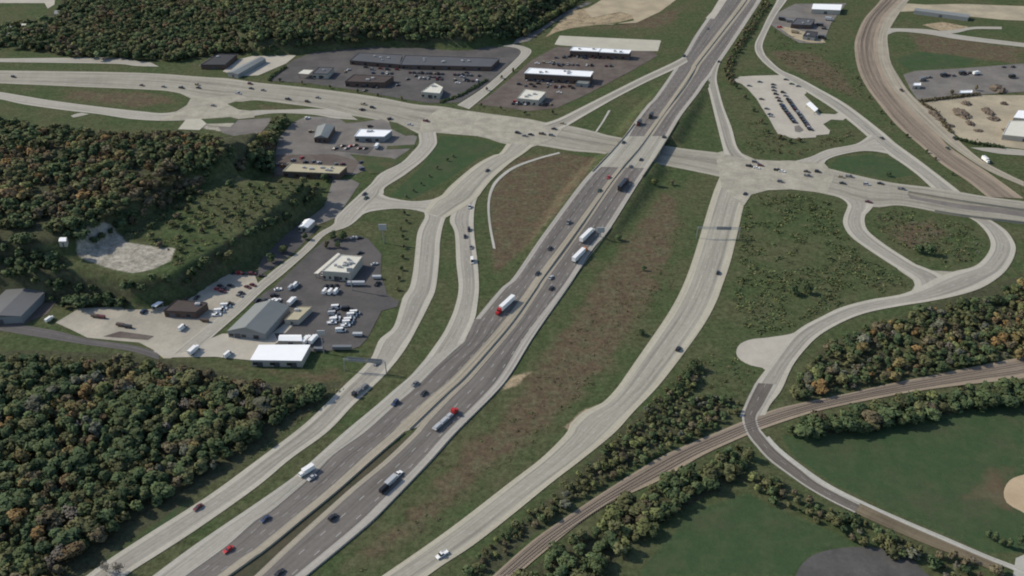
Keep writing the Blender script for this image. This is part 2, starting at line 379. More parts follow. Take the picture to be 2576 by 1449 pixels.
# ------------------------------------------------------------------ terrain: one sheet
def axis(a, b, st, far):
    core = np.arange(a, b + st / 2, st); g = [st]
    lo, hi = [], []; x = a; s = st
    while x > -far: s *= 1.5; x -= s; lo.append(x)
    x = b; s = st
    while x < far: s *= 1.5; x += s; hi.append(x)
    return np.concatenate([lo[::-1], core, hi])
def mask(polys, soft, X):
    out = np.zeros(len(X))
    for pl in polys:
        w = ground(pl)[:, :2]
        near = (X[:, 0] > w[:, 0].min() - 40) & (X[:, 0] < w[:, 0].max() + 40) & (X[:, 1] > w[:, 1].min() - 40) & (X[:, 1] < w[:, 1].max() + 40)
        if near.any():
            out[near] = np.maximum(out[near], 1 - sstep(-soft, soft, sdist(X[near], w)))
    return out
BROWN_STRONG = [[(1310,395),(1420,385),(1500,395),(1470,450),(1380,560),(1290,650),(1245,690),(1240,600),(1230,500),(1260,430)]]
BROWN = [[(1600,560),(1660,470),(1715,500),(1715,590),(1690,670),(1640,775),(1545,920),(1460,1015),(1380,1085),(1245,1200),(1080,1330),(900,1449),(810,1449),(960,1335),(1020,1275),(1120,1170),(1190,1090),(1290,990),(1390,842),(1470,730)],
         [(150,225),(330,228),(440,240),(450,262),(330,272),(160,250)],[(660,262),(760,265),(690,276),(610,270)],
         [(560,915),(700,925),(860,925),(900,940),(820,985),(700,955),(600,935)],[(2200,570),(2350,540),(2400,590),(2300,640)],
         [(640,1160),(760,1060),(880,970),(930,930),(850,965),(700,1090),(520,1230),(420,1300),(300,1390)],
         [(2280,80),(2420,95),(2576,120),(2576,165),(2450,150),(2300,130)],[(1410,72),(1640,75),(1700,60),(1720,20),(1800,-20),(1690,20),(1560,60)],
         [(1920,120),(2050,130),(2120,180),(2180,260),(2100,230),(1990,180)],[(700,1440),(900,1270),(1010,1120),(1030,1095),(890,1220),(640,1440)],
         [(2440,1190),(2560,1150),(2560,1300),(2500,1280),(2430,1250)]]
DIRT = [[(1250,985),(1290,945),(1335,935),(1300,970)],[(1420,1075),(1470,1030),(1520,1015),(1440,1085)],[(1430,30),(1520,10),(1640,0),(1690,10),(1640,35),(1560,55),(1440,70),(1400,80),(1370,95)],
        [(2320,62),(2370,55),(2440,68),(2380,82)],[(470,450),(520,440),(500,470),(450,475)],[(80,365),(120,340),(140,328),(125,345),(95,368)]]
LUSH = [[(300,1395),(372,1338),(455,1268),(482,1262),(470,1285),(400,1340),(330,1392)],
        [(1960,1090),(2060,1100),(2330,1060),(2576,1000),(2576,1390),(2480,1390),(2300,1310),(2100,1220),(2000,1150)],
        [(1600,1449),(1740,1290),(1880,1240),(2000,1300),(2100,1340),(2160,1370),(2050,1390),(2010,1449)],
        [(2085,420),(2110,395),(2190,388),(2260,405),(2300,440),(2230,450),(2150,435)],[(2250,150),(2310,130),(2460,140),(2440,165),(2290,178)],[(1110,340),(1200,350),(1260,365),(1200,400),(1130,450),(1040,500),(980,495),(1060,420)]]
FLOOR = [[(-80,890),(60,880),(330,890),(480,915),(640,955),(760,970),(880,955),(860,965),(790,1030),(640,1145),(500,1240),(370,1330),(240,1420),(200,1500),(-80,1500)],
         [(-80,300),(60,315),(300,340),(560,345),(690,310),(620,430),(480,440),(300,540),(180,610),(-80,690)],
         [(-80,640),(150,640),(190,690),(330,715),(440,700),(520,650),(740,510),(800,460),(700,560),(480,740),(330,755),(150,775),(-80,740)],
         [(140,30),(200,-80),(1500,-80),(1430,5),(1280,92),(1180,108),(940,103),(720,122),(640,130),(420,150),(150,140),(-80,100)],
         [(1640,1010),(1870,1000),(1700,1110),(1400,1290),(1230,1449),(1150,1449),(1400,1235)],[(1970,1020),(2070,870),(2280,790),(2576,690),(2576,890),(2430,920),(2200,960)],
         [(1960,1095),(2300,1005),(2576,965),(2576,1000),(2330,1055),(2100,1090)],[(1380,1400),(1640,1230),(1870,1130),(1890,1180),(1640,1330),(1500,1449),(1300,1449)]]
GRAVEL = [[(190,575),(240,555),(290,575),(320,610),(380,620),(440,625),(430,655),(390,675),(330,688),(260,670),(195,645)],[(520,305),(590,315),(640,300),(560,330),(500,320)]]
gx, gy = axis(-650, 650, 3.0, 4000), axis(215, 1085, 3.0, 4500)
XX, YY = np.meshgrid(gx, gy)
X2 = np.column_stack([XX.ravel(), YY.ravel()])
ZZ = height(X2[:, 0], X2[:, 1]) - 0.06
nx, ny = len(gx), len(gy)
me = bpy.data.meshes.new("ground")
me.vertices.add(nx * ny); me.vertices.foreach_set("co", np.column_stack([X2, ZZ]).ravel())
ii = (np.arange(ny - 1)[:, None] * nx + np.arange(nx - 1)[None, :]).ravel()
quads = np.stack([ii, ii + 1, ii + nx + 1, ii + nx], 1).astype(np.int32)
me.loops.add(quads.size); me.loops.foreach_set("vertex_index", quads.ravel())
me.polygons.add(len(quads)); me.polygons.foreach_set("loop_start", np.arange(0, quads.size, 4, dtype=np.int32))
me.polygons.foreach_set("loop_total", np.full(len(quads), 4, np.int32))
me.update(calc_edges=True)
for nm, chans in (("ma", (np.maximum(mask(BROWN_STRONG, 8, X2), 0.74 * mask(BROWN, 16, X2)), mask(DIRT, 4, X2), mask(LUSH, 5, X2))), ("mb", (mask(FLOOR, 5, X2), mask(GRAVEL, 4, X2), np.zeros(nx * ny)))):
    at = me.color_attributes.new(nm, 'FLOAT_COLOR', 'POINT')
    at.data.foreach_set("color", np.column_stack([*chans, np.ones(nx * ny)]).ravel())
me.polygons.foreach_set("use_smooth", np.ones(len(quads), bool))
me.materials.append(terrain_mat())
tag(new_obj("ground", me), "green and brown grass ground under the whole interchange", "ground", kind="structure")

# ------------------------------------------------------------------ roads
def smooth(pts, step):
    """Catmull-Rom through world points, resampled evenly"""
    p = np.asarray(pts, float)
    if len(p) > 2:
        q = np.vstack([2 * p[0] - p[1], p, 2 * p[-1] - p[-2]]); o = []
        for i in range(1, len(q) - 2):
            a, b, c, d = q[i - 1], q[i], q[i + 1], q[i + 2]
            n = 8
            for k in range(n):
                t = k / n
                o.append(0.5 * ((2 * b) + (c - a) * t + (2 * a - 5 * b + 4 * c - d) * t * t + (3 * b - a - 3 * c + d) * t ** 3))
        o.append(p[-1]); p = np.array(o)
    L = np.concatenate([[0], np.cumsum(np.linalg.norm(np.diff(p, axis=0), axis=1))])
    return p, L
def resample(p, L, n):
    s = np.linspace(0, L[-1], n); return np.column_stack([np.interp(s, L, p[:, k]) for k in range(p.shape[1])])
_lay = {}
def lift(layer):
    """each sheet of a layer lies 3 mm above the one before"""
    _lay[layer] = _lay.get(layer, -1) + 1
    return 0.02 + 0.045 * layer + 0.003 * _lay[layer]
def ribbon(name, left, right, mat, layer, label=None, cat="road", hw=False, flip=False, cross=4):
    f = on_highway if hw else (lambda q: np.column_stack([flat(q), np.zeros(len(q))]))
    a, La = smooth(f(left), 4); b, Lb = smooth(f(right), 4)
    n = max(4, int(max(La[-1], Lb[-1]) / 4)); a, b = resample(a, La, n), resample(b, Lb, n)
    mid = (a + b) / 2; V = np.concatenate([[0], np.cumsum(np.linalg.norm(np.diff(mid[:, :2], axis=0), axis=1))])
    vs, fs, uv = [], [], []; zl = lift(layer)
    for i in range(n):
        for k in range(cross + 1):
            t = k / cross; q = a[i] * (1 - t) + b[i] * t; vs.append((q[0], q[1], (float(zh(q[1])) if hw else 0.0) + zl))
    for i in range(n - 1):
        for k in range(cross):
            r = i * (cross + 1) + k; fs.append((r, r + 1, r + cross + 2, r + cross + 1))
            uv += [(k / cross, V[i]), ((k + 1) / cross, V[i]), ((k + 1) / cross, V[i + 1]), (k / cross, V[i + 1])]
    me = bpy.data.meshes.new(name); me.from_pydata(vs, [], fs)
    ul = me.uv_layers.new(name="UVMap"); ul.data.foreach_set("uv", np.array(uv).ravel())
    me.materials.append(M[mat]); me.update()
    if sum(p.normal.z for p in me.polygons) < 0: me.flip_normals()
    return tag(new_obj(name, me), label, cat, kind="structure")
def sheet(name, pts, mat, layer, label=None, cat="paving", smoothed=False, zfun=None):
    w = flat(pts)
    if smoothed:
        q, L = smooth(np.vstack([w, w[:1]]), 3); w = resample(q, L, max(8, int(L[-1] / 3)))[:-1]
    vs = [Vector((x, y, 0)) for x, y in w]
    tri = tessellate_polygon([vs]); zl = lift(layer)
    me = bpy.data.meshes.new(name); me.from_pydata([(v.x, v.y, zl) for v in vs], [], [tuple(t) for t in tri])
    me.update()
    bm = bmesh.new(); bm.from_mesh(me); bmesh.ops.recalc_face_normals(bm, faces=bm.faces)
    for f in bm.faces:
        if f.normal.z < 0: f.normal_flip()
    bm.to_mesh(me); bm.free(); me.materials.append(M[mat])
    return tag(new_obj(name, me), label, cat, kind="structure")

# freeway
SB_L2 = [(1196,803),(1169,859.5),(1101.5,919.5),(1044,977),(994,1019.5),(919,1087),(839,1144.5),(784,1199),(684,1284.5),(644,1309),(570,1374),(467,1449),(420,1490)]
MED_T = [(1890,-40),(1875.5,0),(1813,82.5),(1753,160),(1743,180),(1688,260),(1615,362),(1558,430),(1475.5,545),(1370.5,690),(1347,724.5),(1288,808),(1219,889.5),(1159,954.5),(1119,989.5),(1044,1057),(1019,1082)]
MED_L = MED_T[:-1] + [(1016,1087),(944,1149.5),(851.5,1232),(764,1304.5),(669,1382),(644,1397),(575,1449),(520,1492)]
MED_R = [(1896,-40),(1881,0),(1818,82.5),(1758,160),(1747,180),(1692,260),(1619,362),(1562,430),(1480,545),(1375,690),(1352,724.5),(1295,808),(1227,889.5),(1170,954.5),(1130,992),(1062,1062),(1042,1087),(969,1157),(884,1227),(819,1284.5),(719,1374.5),(640,1449),(590,1492)]
NB_R = HW_R[:-1] + [(1288,935),(1244,989.5),(1146.5,1087),(1084,1157),(981.5,1264.5),(919,1324.5),(769,1449),(715,1495)]
ribbon("southbound_roadway", HW_L + SB_L2[1:], MED_L, 'asph_l', 2, "grey southbound freeway lanes", hw=True, cross=8)
ribbon("northbound_roadway", MED_R, NB_R, 'asph_r', 2, "grey northbound freeway lanes", hw=True, cross=8)
def inset(pts, ref, f):
    a, La = smooth(np.array(pts, float), 4); b, Lb = smooth(np.array(ref, float), 4)
    a, b = resample(a, La, 60), resample(b, Lb, 60); return a * (1 - f) + b * f
L_in = [(x + 12.5 - (0 if y > 300 else 3), y) for x, y in HW_L]
ribbon("outer_shoulder", HW_L, L_in, 'shoulder', 3, "pale concrete shoulder left of the southbound lanes", hw=True)
R_in = [(x - (11 if y < 450 else 14 if y < 800 else 22 if y < 1200 else 27), y) for x, y in NB_R]
ribbon("outer_shoulder", R_in, NB_R, 'shoulder', 3, "pale concrete shoulder right of the northbound lanes", hw=True)
SBI = [(x - min(28, max(9, 9 + (y - 450) * 0.033)), y) for x, y in MED_L]
ribbon("inner_shoulder", SBI, MED_L, 'inner', 3, "tan inner shoulder left of the median", hw=True)
NBI = [(x + min(20, max(7, 7 + (y - 450) * 0.014)), y) for x, y in MED_R]
ribbon("inner_shoulder", MED_R, NBI, 'inner', 3, "tan inner shoulder right of the median", hw=True)
ribbon("median_strip", MED_L[:17], MED_R[:16] + [(1050,1075)], 'inner', 2, "narrow paved strip under the median barrier", hw=True)
ribbon("median_grass", MED_L[17:], MED_R[16:], 'mediangrass', 0, "weedy brown grass median between the lower carriageways", "median", hw=True)
# bridge deck surface
ribbon("bridge_surface", [(1572,343),(1558,360),(1513,412),(1503,420)], [(1682,343),(1670,362),(1638,415),(1632,424)], 'deck', 4, "pale concrete deck surface of the freeway bridge", hw=True, cross=8)
# auxiliary lane and ramp from the arterial
RC_L = [(1190,468),(1165,500),(1140,530),(1131.5,557),(1144,587),(1148,662),(1154,724.5),(1144,774),(1131,807),(1111.5,844.5),(1069,904.5),(1031.5,947),(994,979),(939,1027),(866.5,1087),(774,1169.5),(736.5,1202),(644,1267),(555,1327),(475,1382),(385,1449),(330,1490)]
RC_R = [(1216.5,477),(1201.5,497),(1194,522),(1191.5,562),(1194,600),(1201.5,662),(1205,724.5),(1200,774),(1194,803)] + SB_L2[1:]
ribbon("entrance_ramp", RC_L[:11], RC_R[:10], 'ramp2', 4, "two-lane concrete ramp dropping from the arterial to the southbound freeway", "ramp")
ribbon("auxiliary_lane", RC_L[10:], RC_R[9:], 'aux', 4, "pale concrete outer lane beside the southbound asphalt", "lane")
ribbon("ramp_approach", [(1275,362),(1256.5,387),(1239,392),(1194,417),(1134,467),(1111,492),(1089,503),(1066,534)], [(1345,365),(1320,385),(1288,407),(1244,445),(1216.5,477),(1201.5,497),(1170,520),(1121,549)], 'ramp3', 6, "wide concrete approach curving from the arterial to the two lower ramps", "ramp")
S2_L = [(1066.5,534.5),(1069,547),(1056.5,570),(1049,592),(1044,642),(1039,684.5),(1030,724.5),(1014,747),(1006.5,772),(989,824.5),(956.5,852),(941.5,884.5),(931.5,904.5),(904,934.5),(864,972),(794,1042),(741.5,1087),(644,1160),(525,1247),(375,1342),(267.5,1412),(200,1462)]
S2_R = [(1121.5,547),(1115,565),(1111.5,580),(1106.5,612),(1105,650),(1096.5,724.5),(1081.5,762),(1056.5,812),(1019,879.5),(971.5,939.5),(934,977),(886.5,1022),(824,1087),(731.5,1154.5),(644,1227),(500,1329),(400,1394),(335,1435),(290,1470)]
ribbon("outer_road", S2_L, S2_R, 'ramp2', 3, "long concrete outer road left of the freeway beside the wood", cross=6)
# arterial
EW_T = [(-60,176),(0,177.5),(250,181),(387.5,185),(515,194),(575,197.5),(644,207.5),(719,215),(819,226),(954,245),(1044,262.5),(1110,268),(1164,277.5),(1244,291),(1338,309),(1370,311),(1428,316),(1500,332),(1538,342),(1693,370),(1818,386),(1888,400),(1932,407),(2000,409)]
EW_B = [(-60,208),(0,210),(175,217.5),(375,226),(437,232),(520,250),(600,256),(644,252.5),(719,261),(815,274),(880,290),(950,303),(1054,337),(1096,332),(1131,329),(1206,342),(1270,362),(1350,366),(1438,380),(1523,388),(1670,416),(1810,445),(1900,470),(1932,478.5)]
EW_B[5] = (520,251)
ribbon("arterial_road", EW_T, EW_B, 'arterial', 2, "broad concrete arterial road crossing under the freeway", cross=8)
ribbon("arterial_road", [(1932,407),(2000,405),(2082,423.5),(2149.5,440),(2244.5,460),(2342,472),(2407,482),(2482,495),(2576,507),(2640,516)],
       [(1932,478.5),(2007,477),(2057,485),(2107,496),(2162,515),(2207,522),(2257,517),(2307,524),(2357,534),(2432,547),(2576,562),(2640,570)], 'arterial', 3, "concrete arterial road running right past the loop ramp", cross=8)
sheet("median_grass", [(2282,487),(2310,497),(2420,515),(2500,522),(2640,541),(2640,556),(2520,538),(2410,525),(2330,508),(2290,500)], 'lot_mid', 4, "worn grey median between the arterial carriageways on the right")
sheet("junction_paving", [(437,228),(480,240),(520,245),(600,240),(640,250),(600,254),(572,262),(600,276),(640,280),(640,296),(600,300),(580,320),(540,318),(480,303),(440,303),(400,303),(440,283),(470,265),(480,248)], 'conc_flat', 4, "worn concrete junction of the arterial and its frontage road")
ribbon("frontage_road", [(-60,228),(0,232),(125,252.5),(250,269),(350,280),(412.5,285),(470,276)], [(-60,246),(0,250),(50,261),(107.5,270),(175,279),(250,287.5),(325,299),(400,304),(480,303)], 'street', 3, "concrete frontage road below the arterial at far left")
ribbon("frontage_road", [(600,282),(644,278),(730,276),(816,275),(880,288)], [(600,297),(644,291),(694,285),(780,288),(844,298),(900,302)], 'street', 3, "short concrete frontage road below the grass island")
ribbon("frontage_road", [(-60,147),(0,147.5),(150,146),(290,145.5),(330,152),(380,158)], [(-60,156),(0,156.5),(150,158.5),(295,161),(340,166),(400,168)], 'street', 3, "pale concrete frontage road under the top left wood")
sheet("junction_paving", [(1060,305),(1110,270),(1330,300),(1420,318),(1400,345),(1350,367),(1300,385),(1262,388),(1276,360),(1200,343),(1100,335),(1054,337)], 'conc_flat', 4, "concrete junction left of the freeway bridge")
sheet("junction_paving", [(1800,386),(1820,380),(1870,388),(1900,402),(1990,407),(2050,396),(2090,380),(2080,400),(2074,412),(2085,424),(2100,440),(2080,487),(1990,477),(1932,479),(1890,490),(1870,520),(1815,470),(1810,446)], 'conc_flat', 4, "concrete junction right of the freeway bridge")
# other ramps
ribbon("exit_ramp", [(1725.5,140),(1688,160),(1613,195),(1538,232.5),(1463,270),(1408,297.5),(1365,312)], [(1730,156),(1698,174),(1625.5,207.5),(1548,247.5),(1463,296),(1428,317),(1410,326)], 'ramp1', 5, "narrow concrete ramp from the southbound freeway down to the arterial", "ramp")
ribbon("exit_ramp", [(1802,158),(1784,188),(1779,212),(1785.5,240),(1798,292),(1815.5,362),(1822,388)], [(1814,152),(1806,175),(1803,200),(1808,225),(1820.5,270),(1840.5,322),(1853,367),(1870,390),(1892,404)], 'ramp1', 5, "curved concrete ramp right of the freeway above the arterial", "ramp")
RD_L = [(1812,440),(1810.5,445),(1798,475),(1785.5,512),(1763,587),(1738,667),(1715.5,724.5),(1688,777),(1650.5,834.5),(1588,924.5),(1553,974.5),(1520.5,1009.5),(1498,1022),(1463,1039.5),(1433,1069.5),(1423,1092),(1363,1152),(1288,1210),(1126.5,1334),(961.5,1449),(900,1490)]
RD_R = [(1905,482),(1882,497),(1870.5,520),(1858,575),(1838,657),(1815,724.5),(1803,757),(1775.5,809.5),(1725.5,882),(1658,969.5),(1595.5,1034.5),(1545,1090),(1463,1157),(1388,1214.5),(1288,1296),(1194,1369.5),(1114,1422),(1076,1449),(1015,1492)]
ribbon("entrance_ramp", RD_L, RD_R, 'ramp3', 3, "wide concrete ramp right of the freeway running to the bottom edge", "ramp", cross=8)
# street through the car lots
ribbon("street", [(1052,335),(1054,362),(1035,385),(1009,410),(956.5,437),(931.5,465),(906.5,487),(869,522),(844,547),(839,565),(804,585),(774,612),(744,640),(699,672),(644,717),(560,790),(470,860),(430,893)],
       [(1096,332),(1099,350),(1097,366),(1069,400),(1019,440),(969,472),(964,490),(930,520),(911,542),(876.5,570),(826.5,587),(806.5,602),(784,627),(719,685),(666,728),(610,782),(550,835),(500,880)], 'street', 4, "concrete street winding past the car lots left of the ramps", cross=6)
ribbon("street", [(955,484),(975,496),(1019,505),(1049,507),(1089,502),(1115,490),(1140,470)], [(909,543),(931.5,533),(994,525.5),(1039,528.5),(1066,535),(1095,545),(1125,545)], 'street', 5, "short concrete cross street linking the car lot street to the ramps")
# cloverleaf
RF_L = [(2095,492),(2115,499),(2129.5,510),(2132,520),(2122,547),(2122,567),(2139.5,595),(2182,627),(2232,660),(2282,692),(2297,705),(2301,718),(2288,731),(2267,741),(2242,746),(2182,756),(2114.5,774.5),(2067,797),(2019.5,822),(1985,850),(1955,890),(1930,925),(1900.5,964.5),(1875.5,1014.5),(1860.5,1049.5)]
RF_R = [(2200,515),(2187,532),(2177,542),(2175.5,562),(2187,585),(2232,620),(2282,652),(2312,670),(2344,681),(2380,700),(2385,722)]
sheet("merge_paving", [(2232,645),(2312,668),(2345,681),(2400,684),(2420,700),(2400,740),(2330,756),(2275,763),(2292,733),(2301,718),(2297,705),(2260,680)], 'conc_flat', 3, "concrete merge area where the two loop roads meet")
ribbon("loop_ramp_road", RF_L[:11] + [(2301,718),(2296,735)], RF_R, 'ramp2', 4, "concrete road dropping from the right arterial beside the loop island", "road", cross=6)
ribbon("loop_ramp", [(2420,540),(2440,550),(2457,560),(2482,587),(2492,615),(2482,642),(2452,670),(2399.5,683.5),(2355,700),(2318,720),(2290,733)] + RF_L[13:],
       [(2480,550),(2497,557),(2532,582),(2552,612),(2554.5,632),(2544.5,660),(2519.5,692),(2469.5,724.5),(2407,744.5),(2332,760),(2269.5,769.5),(2182,787),(2122,809.5),(2064.5,842),(2029.5,874.5),(1994.5,919.5),(1969.5,974.5),(1957,994.5),(1937,1019.5),(1925,1045)], 'ramp2', 5, "curved concrete loop ramp running round the island and down to the railway crossing", "ramp", cross=6)
sheet("turning_circle", [(2019,822),(1992,839.5),(1932,849.5),(1888,854.5),(1860.5,867),(1852,887),(1860.5,904.5),(1888,919.5),(1918,926),(1940,935),(1990,900)], 'lot_light', 3, "pale concrete turning bulb beside the curving road", smoothed=True)
ribbon("crossing_road", [(1900,964),(1875,1015),(1866,1050),(1878,1092),(1900.5,1122),(1932,1157),(1982,1194.5),(2032,1229),(2090,1262),(2150,1291)], [(1953,968),(1925,1020),(1905,1050),(1912,1080),(1932,1104),(1957,1131),(2007,1171),(2050,1208),(2105,1239),(2163,1268)], 'old_road', 6, "dark worn asphalt road over the railway crossing with pale edges")
ribbon("dirt_verge", [(2085,1259),(2150,1291),(2250,1336),(2330,1370),(2420,1404),(2500,1437)], [(2100,1238),(2163,1268),(2262,1312),(2345,1347),(2440,1389),(2520,1424)], 'dirt_verge', 5, "worn brown dirt verge beside the pale curving path", "verge")
ribbon("footpath", [(1925,1104),(1951,1133),(2001,1174),(2051,1209),(2098,1236),(2180,1275),(2280,1321),(2380,1364),(2480,1407),(2560,1440),(2600,1458)], [(1934,1098),(1960,1127),(2010,1167),(2060,1203),(2107,1231),(2183,1268),(2283,1312),(2383,1354),(2483,1397),(2565,1428),(2610,1447)], 'path', 6, "pale concrete path curving round the sports field", "path")
sheet("path_pad", [(2555,1405),(2590,1390),(2640,1390),(2640,1470),(2545,1470),(2550,1435)], 'path', 5, "pale concrete pad at the lower right end of the path")
# upper right road
ribbon("outer_road", [(1962,-30),(1954.5,0),(1932,42),(1913,82),(1899,112),(1904,138),(1932,168),(1977,200),(2024.5,229),(2092,272),(2144.5,312),(2179.5,342),(2232,387),(2269.5,412),(2307,440),(2342,472)],
       [(1990,-30),(1979.5,0),(1954.5,35),(1937,67),(1919,110),(1922,132),(1932,147),(1964.5,176),(2007,195),(2057,222),(2132,265),(2219.5,332),(2254.5,362),(2307,400),(2382,457),(2416,484)], 'ramp2', 4, "concrete outer road right of the freeway beside the commuter lot", cross=6)
ribbon("link_road", [(2190,338),(2164.5,357),(2144.5,365),(2082,377),(2039.5,395),(2000,406)], [(2236,388),(2194.5,381),(2157,382),(2107,392),(2082,402),(2073,412)], 'street', 5, "curved concrete link between the outer road and the arterial")
# lots
PARK = [(1843,203),(1861,193),(1896,191),(1966,189),(1975,199),(2021,222),(2029,234),(2023,239),(2053,269),(2061,286),(2101,288),(2112,282),(2130,296),(2120,303),(2091,301),(2071,313),(2088,329),(2085,338),(2053,341),(2053,346),(1998,349),(1985,346),(1975,341),(1958,339),(1948,323),(1935,299),(1918,274),(1903,249),(1881,224),(1865,211)]
sheet("commuter_lot", PARK, 'lot_light', 3, "pale concrete commuter car park right of the freeway")
sheet("parking_aisle", [(1998,318),(2010,315),(2022,328),(2012,334),(2000,332)], 'lot_mid', 4, "grey asphalt patch at the near end of the commuter lot")
sheet("retail_lot", [(672,203),(690,188),(740,150),(800,128),(940,116),(1100,117),(1290,119),(1320,132),(1282,162),(1219,218),(1156,258),(1080,260),(1000,247),(900,228),(780,210)], 'lot_dark', 2, "dark asphalt parking lot of the upper left retail block")
ribbon("access_street", [(1260,116),(1300,122),(1310,134),(1284,162),(1219,219),(1150,265)], [(1290,112),(1320,118),(1337,131),(1306,165),(1240,225),(1180,275)], 'street', 4, "pale side street between the two retail blocks")
sheet("retail_lot", [(1232,240),(1306,180),(1340,150),(1400,118),(1640,128),(1655,140),(1600,172),(1480,236),(1400,272),(1330,280),(1200,262)], 'lot_brown', 2, "dark asphalt parking lot of the strip mall block beside the ramp")
sheet("concrete_pad", [(1408,90),(1663,102),(1655,129),(1585,128),(1405,114),(1395,112)], 'slab', 3, "long pale concrete pad behind the strip mall")
sheet("quarry_road", [(1290,112),(1330,104),(1390,60),(1440,28),(1490,8),(1475,6),(1420,32),(1360,72),(1300,98)], 'lot_mid', 3, "grey track beside the top wood edge")
sheet("bare_earth", [(1430,68),(1500,62),(1600,58),(1660,30),(1700,0),(1700,-30),(1560,-30),(1500,8),(1470,25),(1488,45),(1560,30),(1590,38),(1595,52),(1540,62),(1480,62)], 'pale_dirt', 2, "pale bare earth at the top of the picture left of the freeway")
sheet("building_lot", [(560,180),(600,150),(660,135),(745,140),(720,160),(650,190),(600,192)], 'lot_light', 3, "pale concrete yard round the long shed at upper left")
sheet("building_lot", [(500,165),(545,135),(600,134),(580,160),(540,172)], 'lot_mid', 2, "grey asphalt yard beside the dark shed at upper left")
sheet("side_lot", [(690,395),(700,350),(735,310),(770,293),(850,296),(870,310),(900,308),(960,300),(1000,318),(1050,345),(1040,370),(980,410),(930,425),(890,440),(700,442),(688,420)], 'lot_mid', 2, "worn concrete lots between the arterial and the street")
sheet("car_lot", [(832,379),(852,363),(942,370),(924,389)], 'lot_dark', 4, "small dark asphalt car lot with red cars")
sheet("side_lot", [(690,390),(840,388),(905,405),(885,440),(690,442)], 'lot_brown', 3, "brown asphalt forecourt of the low strip building")
sheet("lot_grass", [(880,388),(985,398),(1010,407),(960,435),(930,438),(915,420)], 'islandgrass', 5, "grass corner beside the street bend")
sheet("lot_grass", [(978,305),(1000,310),(1055,338),(1020,342),(985,325)], 'islandgrass', 5, "grass wedge below the arterial")
sheet("lot_grass", [(975,368),(1045,364),(1040,374),(972,376)], 'islandgrass', 5, "thin grass strip between the driveways")
sheet("lot_grass", [(505,300),(580,295),(600,300),(590,310),(520,312)], 'islandgrass', 5, "small grass island by the frontage road")
sheet("side_lot", [(815,520),(838,452),(885,452),(905,462),(880,500),(845,548),(790,570),(760,560),(790,540)], 'lot_mid', 2, "grey asphalt yard left of the street bend")
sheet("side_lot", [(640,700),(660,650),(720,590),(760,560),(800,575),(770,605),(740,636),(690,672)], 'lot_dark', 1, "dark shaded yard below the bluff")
sheet("dealer_lot", [(690,722),(780,636),(815,606),(870,592),(925,600),(960,640),(958,690),(975,742),(1004,758),(1000,772),(960,782),(925,850),(905,872),(880,880),(780,885),(640,880),(600,850),(660,740)], 'lot_dark', 2, "dark asphalt truck dealer lot")
sheet("gravel_lot", [(140,812),(200,776),(290,773),(330,760),(410,752),(470,742),(500,715),(560,690),(640,690),(650,715),(570,795),(480,870),(430,902),(412,902),(385,880),(350,862),(300,858),(220,850),(180,830)], 'lot_gravel', 2, "pale gravel sales lot left of the dealer buildings")
sheet("gravel_lot", [(385,885),(430,900),(540,898),(640,908),(700,860),(690,838),(560,840),(480,872)], 'lot_light', 3, "pale concrete apron in front of the grey sales hall")
sheet("patched_asphalt", [(260,847),(302,834),(388,846),(372,856),(320,852)], 'lot_brown', 4, "brown patch of asphalt in the gravel lot")
sheet("lot_drive", [(720,812),(745,812),(717,839),(685,839)], 'lot_light', 4, "pale drive leading to the tan roofed shed")
ribbon("lane", [(-60,800),(0,805),(60,818),(140,832),(220,852),(330,868),(400,886)], [(-60,830),(0,832),(60,842),(140,855),(220,868),(320,882),(400,905)], 'lane_grey', 1, "grey lane along the top of the lower left wood", "lane")
sheet("barn_yard", [(-60,800),(60,770),(140,730),(150,745),(120,790),(60,815),(-60,830)], 'lot_brown', 1, "grey yard beside the big left barn")
# railways
ribbon("ballast_bed", [(2640,880),(2576,897),(2432,927),(2219.5,970),(2144.5,988),(2032,1011),(1957,1028),(1890,1052),(1793,1092),(1713,1126),(1638,1163),(1513,1242),(1413,1309),(1338,1362),(1240,1449),(1200,1490)],
       [(2640,930),(2576,952),(2432,968),(2307,985),(2182,1008),(2057,1035),(1932,1075),(1853,1107),(1763,1149),(1663,1207),(1538,1264),(1463,1312),(1363,1394),(1300,1449),(1262,1490)], 'rail_bed', 4, "brown ballast bed of the lower railway", "railway bed", cross=6)
ribbon("ballast_bed", [(2228,-40),(2214.5,0),(2174.5,47),(2154.5,90),(2149.5,120),(2157,170),(2177,215),(2207,257),(2257,317),(2309.5,362),(2367,412),(2432,455),(2484,496)],
       [(2300,-40),(2269.5,0),(2227,45),(2209.5,95),(2212,150),(2232,200),(2257,237),(2287,270),(2322,305),(2362,342),(2394.5,374.5),(2482,432),(2576,500)], 'rail_bed', 3, "brown ballast bed of the upper right railway", "railway bed", cross=6)
ribbon("gravel_road", [(2300,-40),(2269.5,0),(2227,45),(2209.5,95),(2212,150),(2232,200),(2257,237),(2287,270),(2322,305),(2362,342),(2400,374),(2482,428),(2576,470)],
       [(2330,-40),(2287,0),(2247,58),(2233,90),(2236,130),(2242,160),(2262,195),(2282,225),(2307,252),(2357,297),(2397,337),(2420,362),(2469.5,403),(2532,437),(2576,458)], 'yard_road', 4, "pale gravel road beside the upper right railway")
ribbon("yard_street", [(2232,88),(2260,80),(2330,86),(2400,98),(2480,108),(2640,126)], [(2234,72),(2270,72),(2340,75),(2410,88),(2500,100),(2640,116)], 'street', 4, "narrow paved street at upper right")
ribbon("yard_street", [(2330,86),(2400,84),(2450,74),(2520,74)], [(2330,80),(2400,76),(2450,68),(2520,68)], 'street', 5, "paved lane curving off at the upper right")
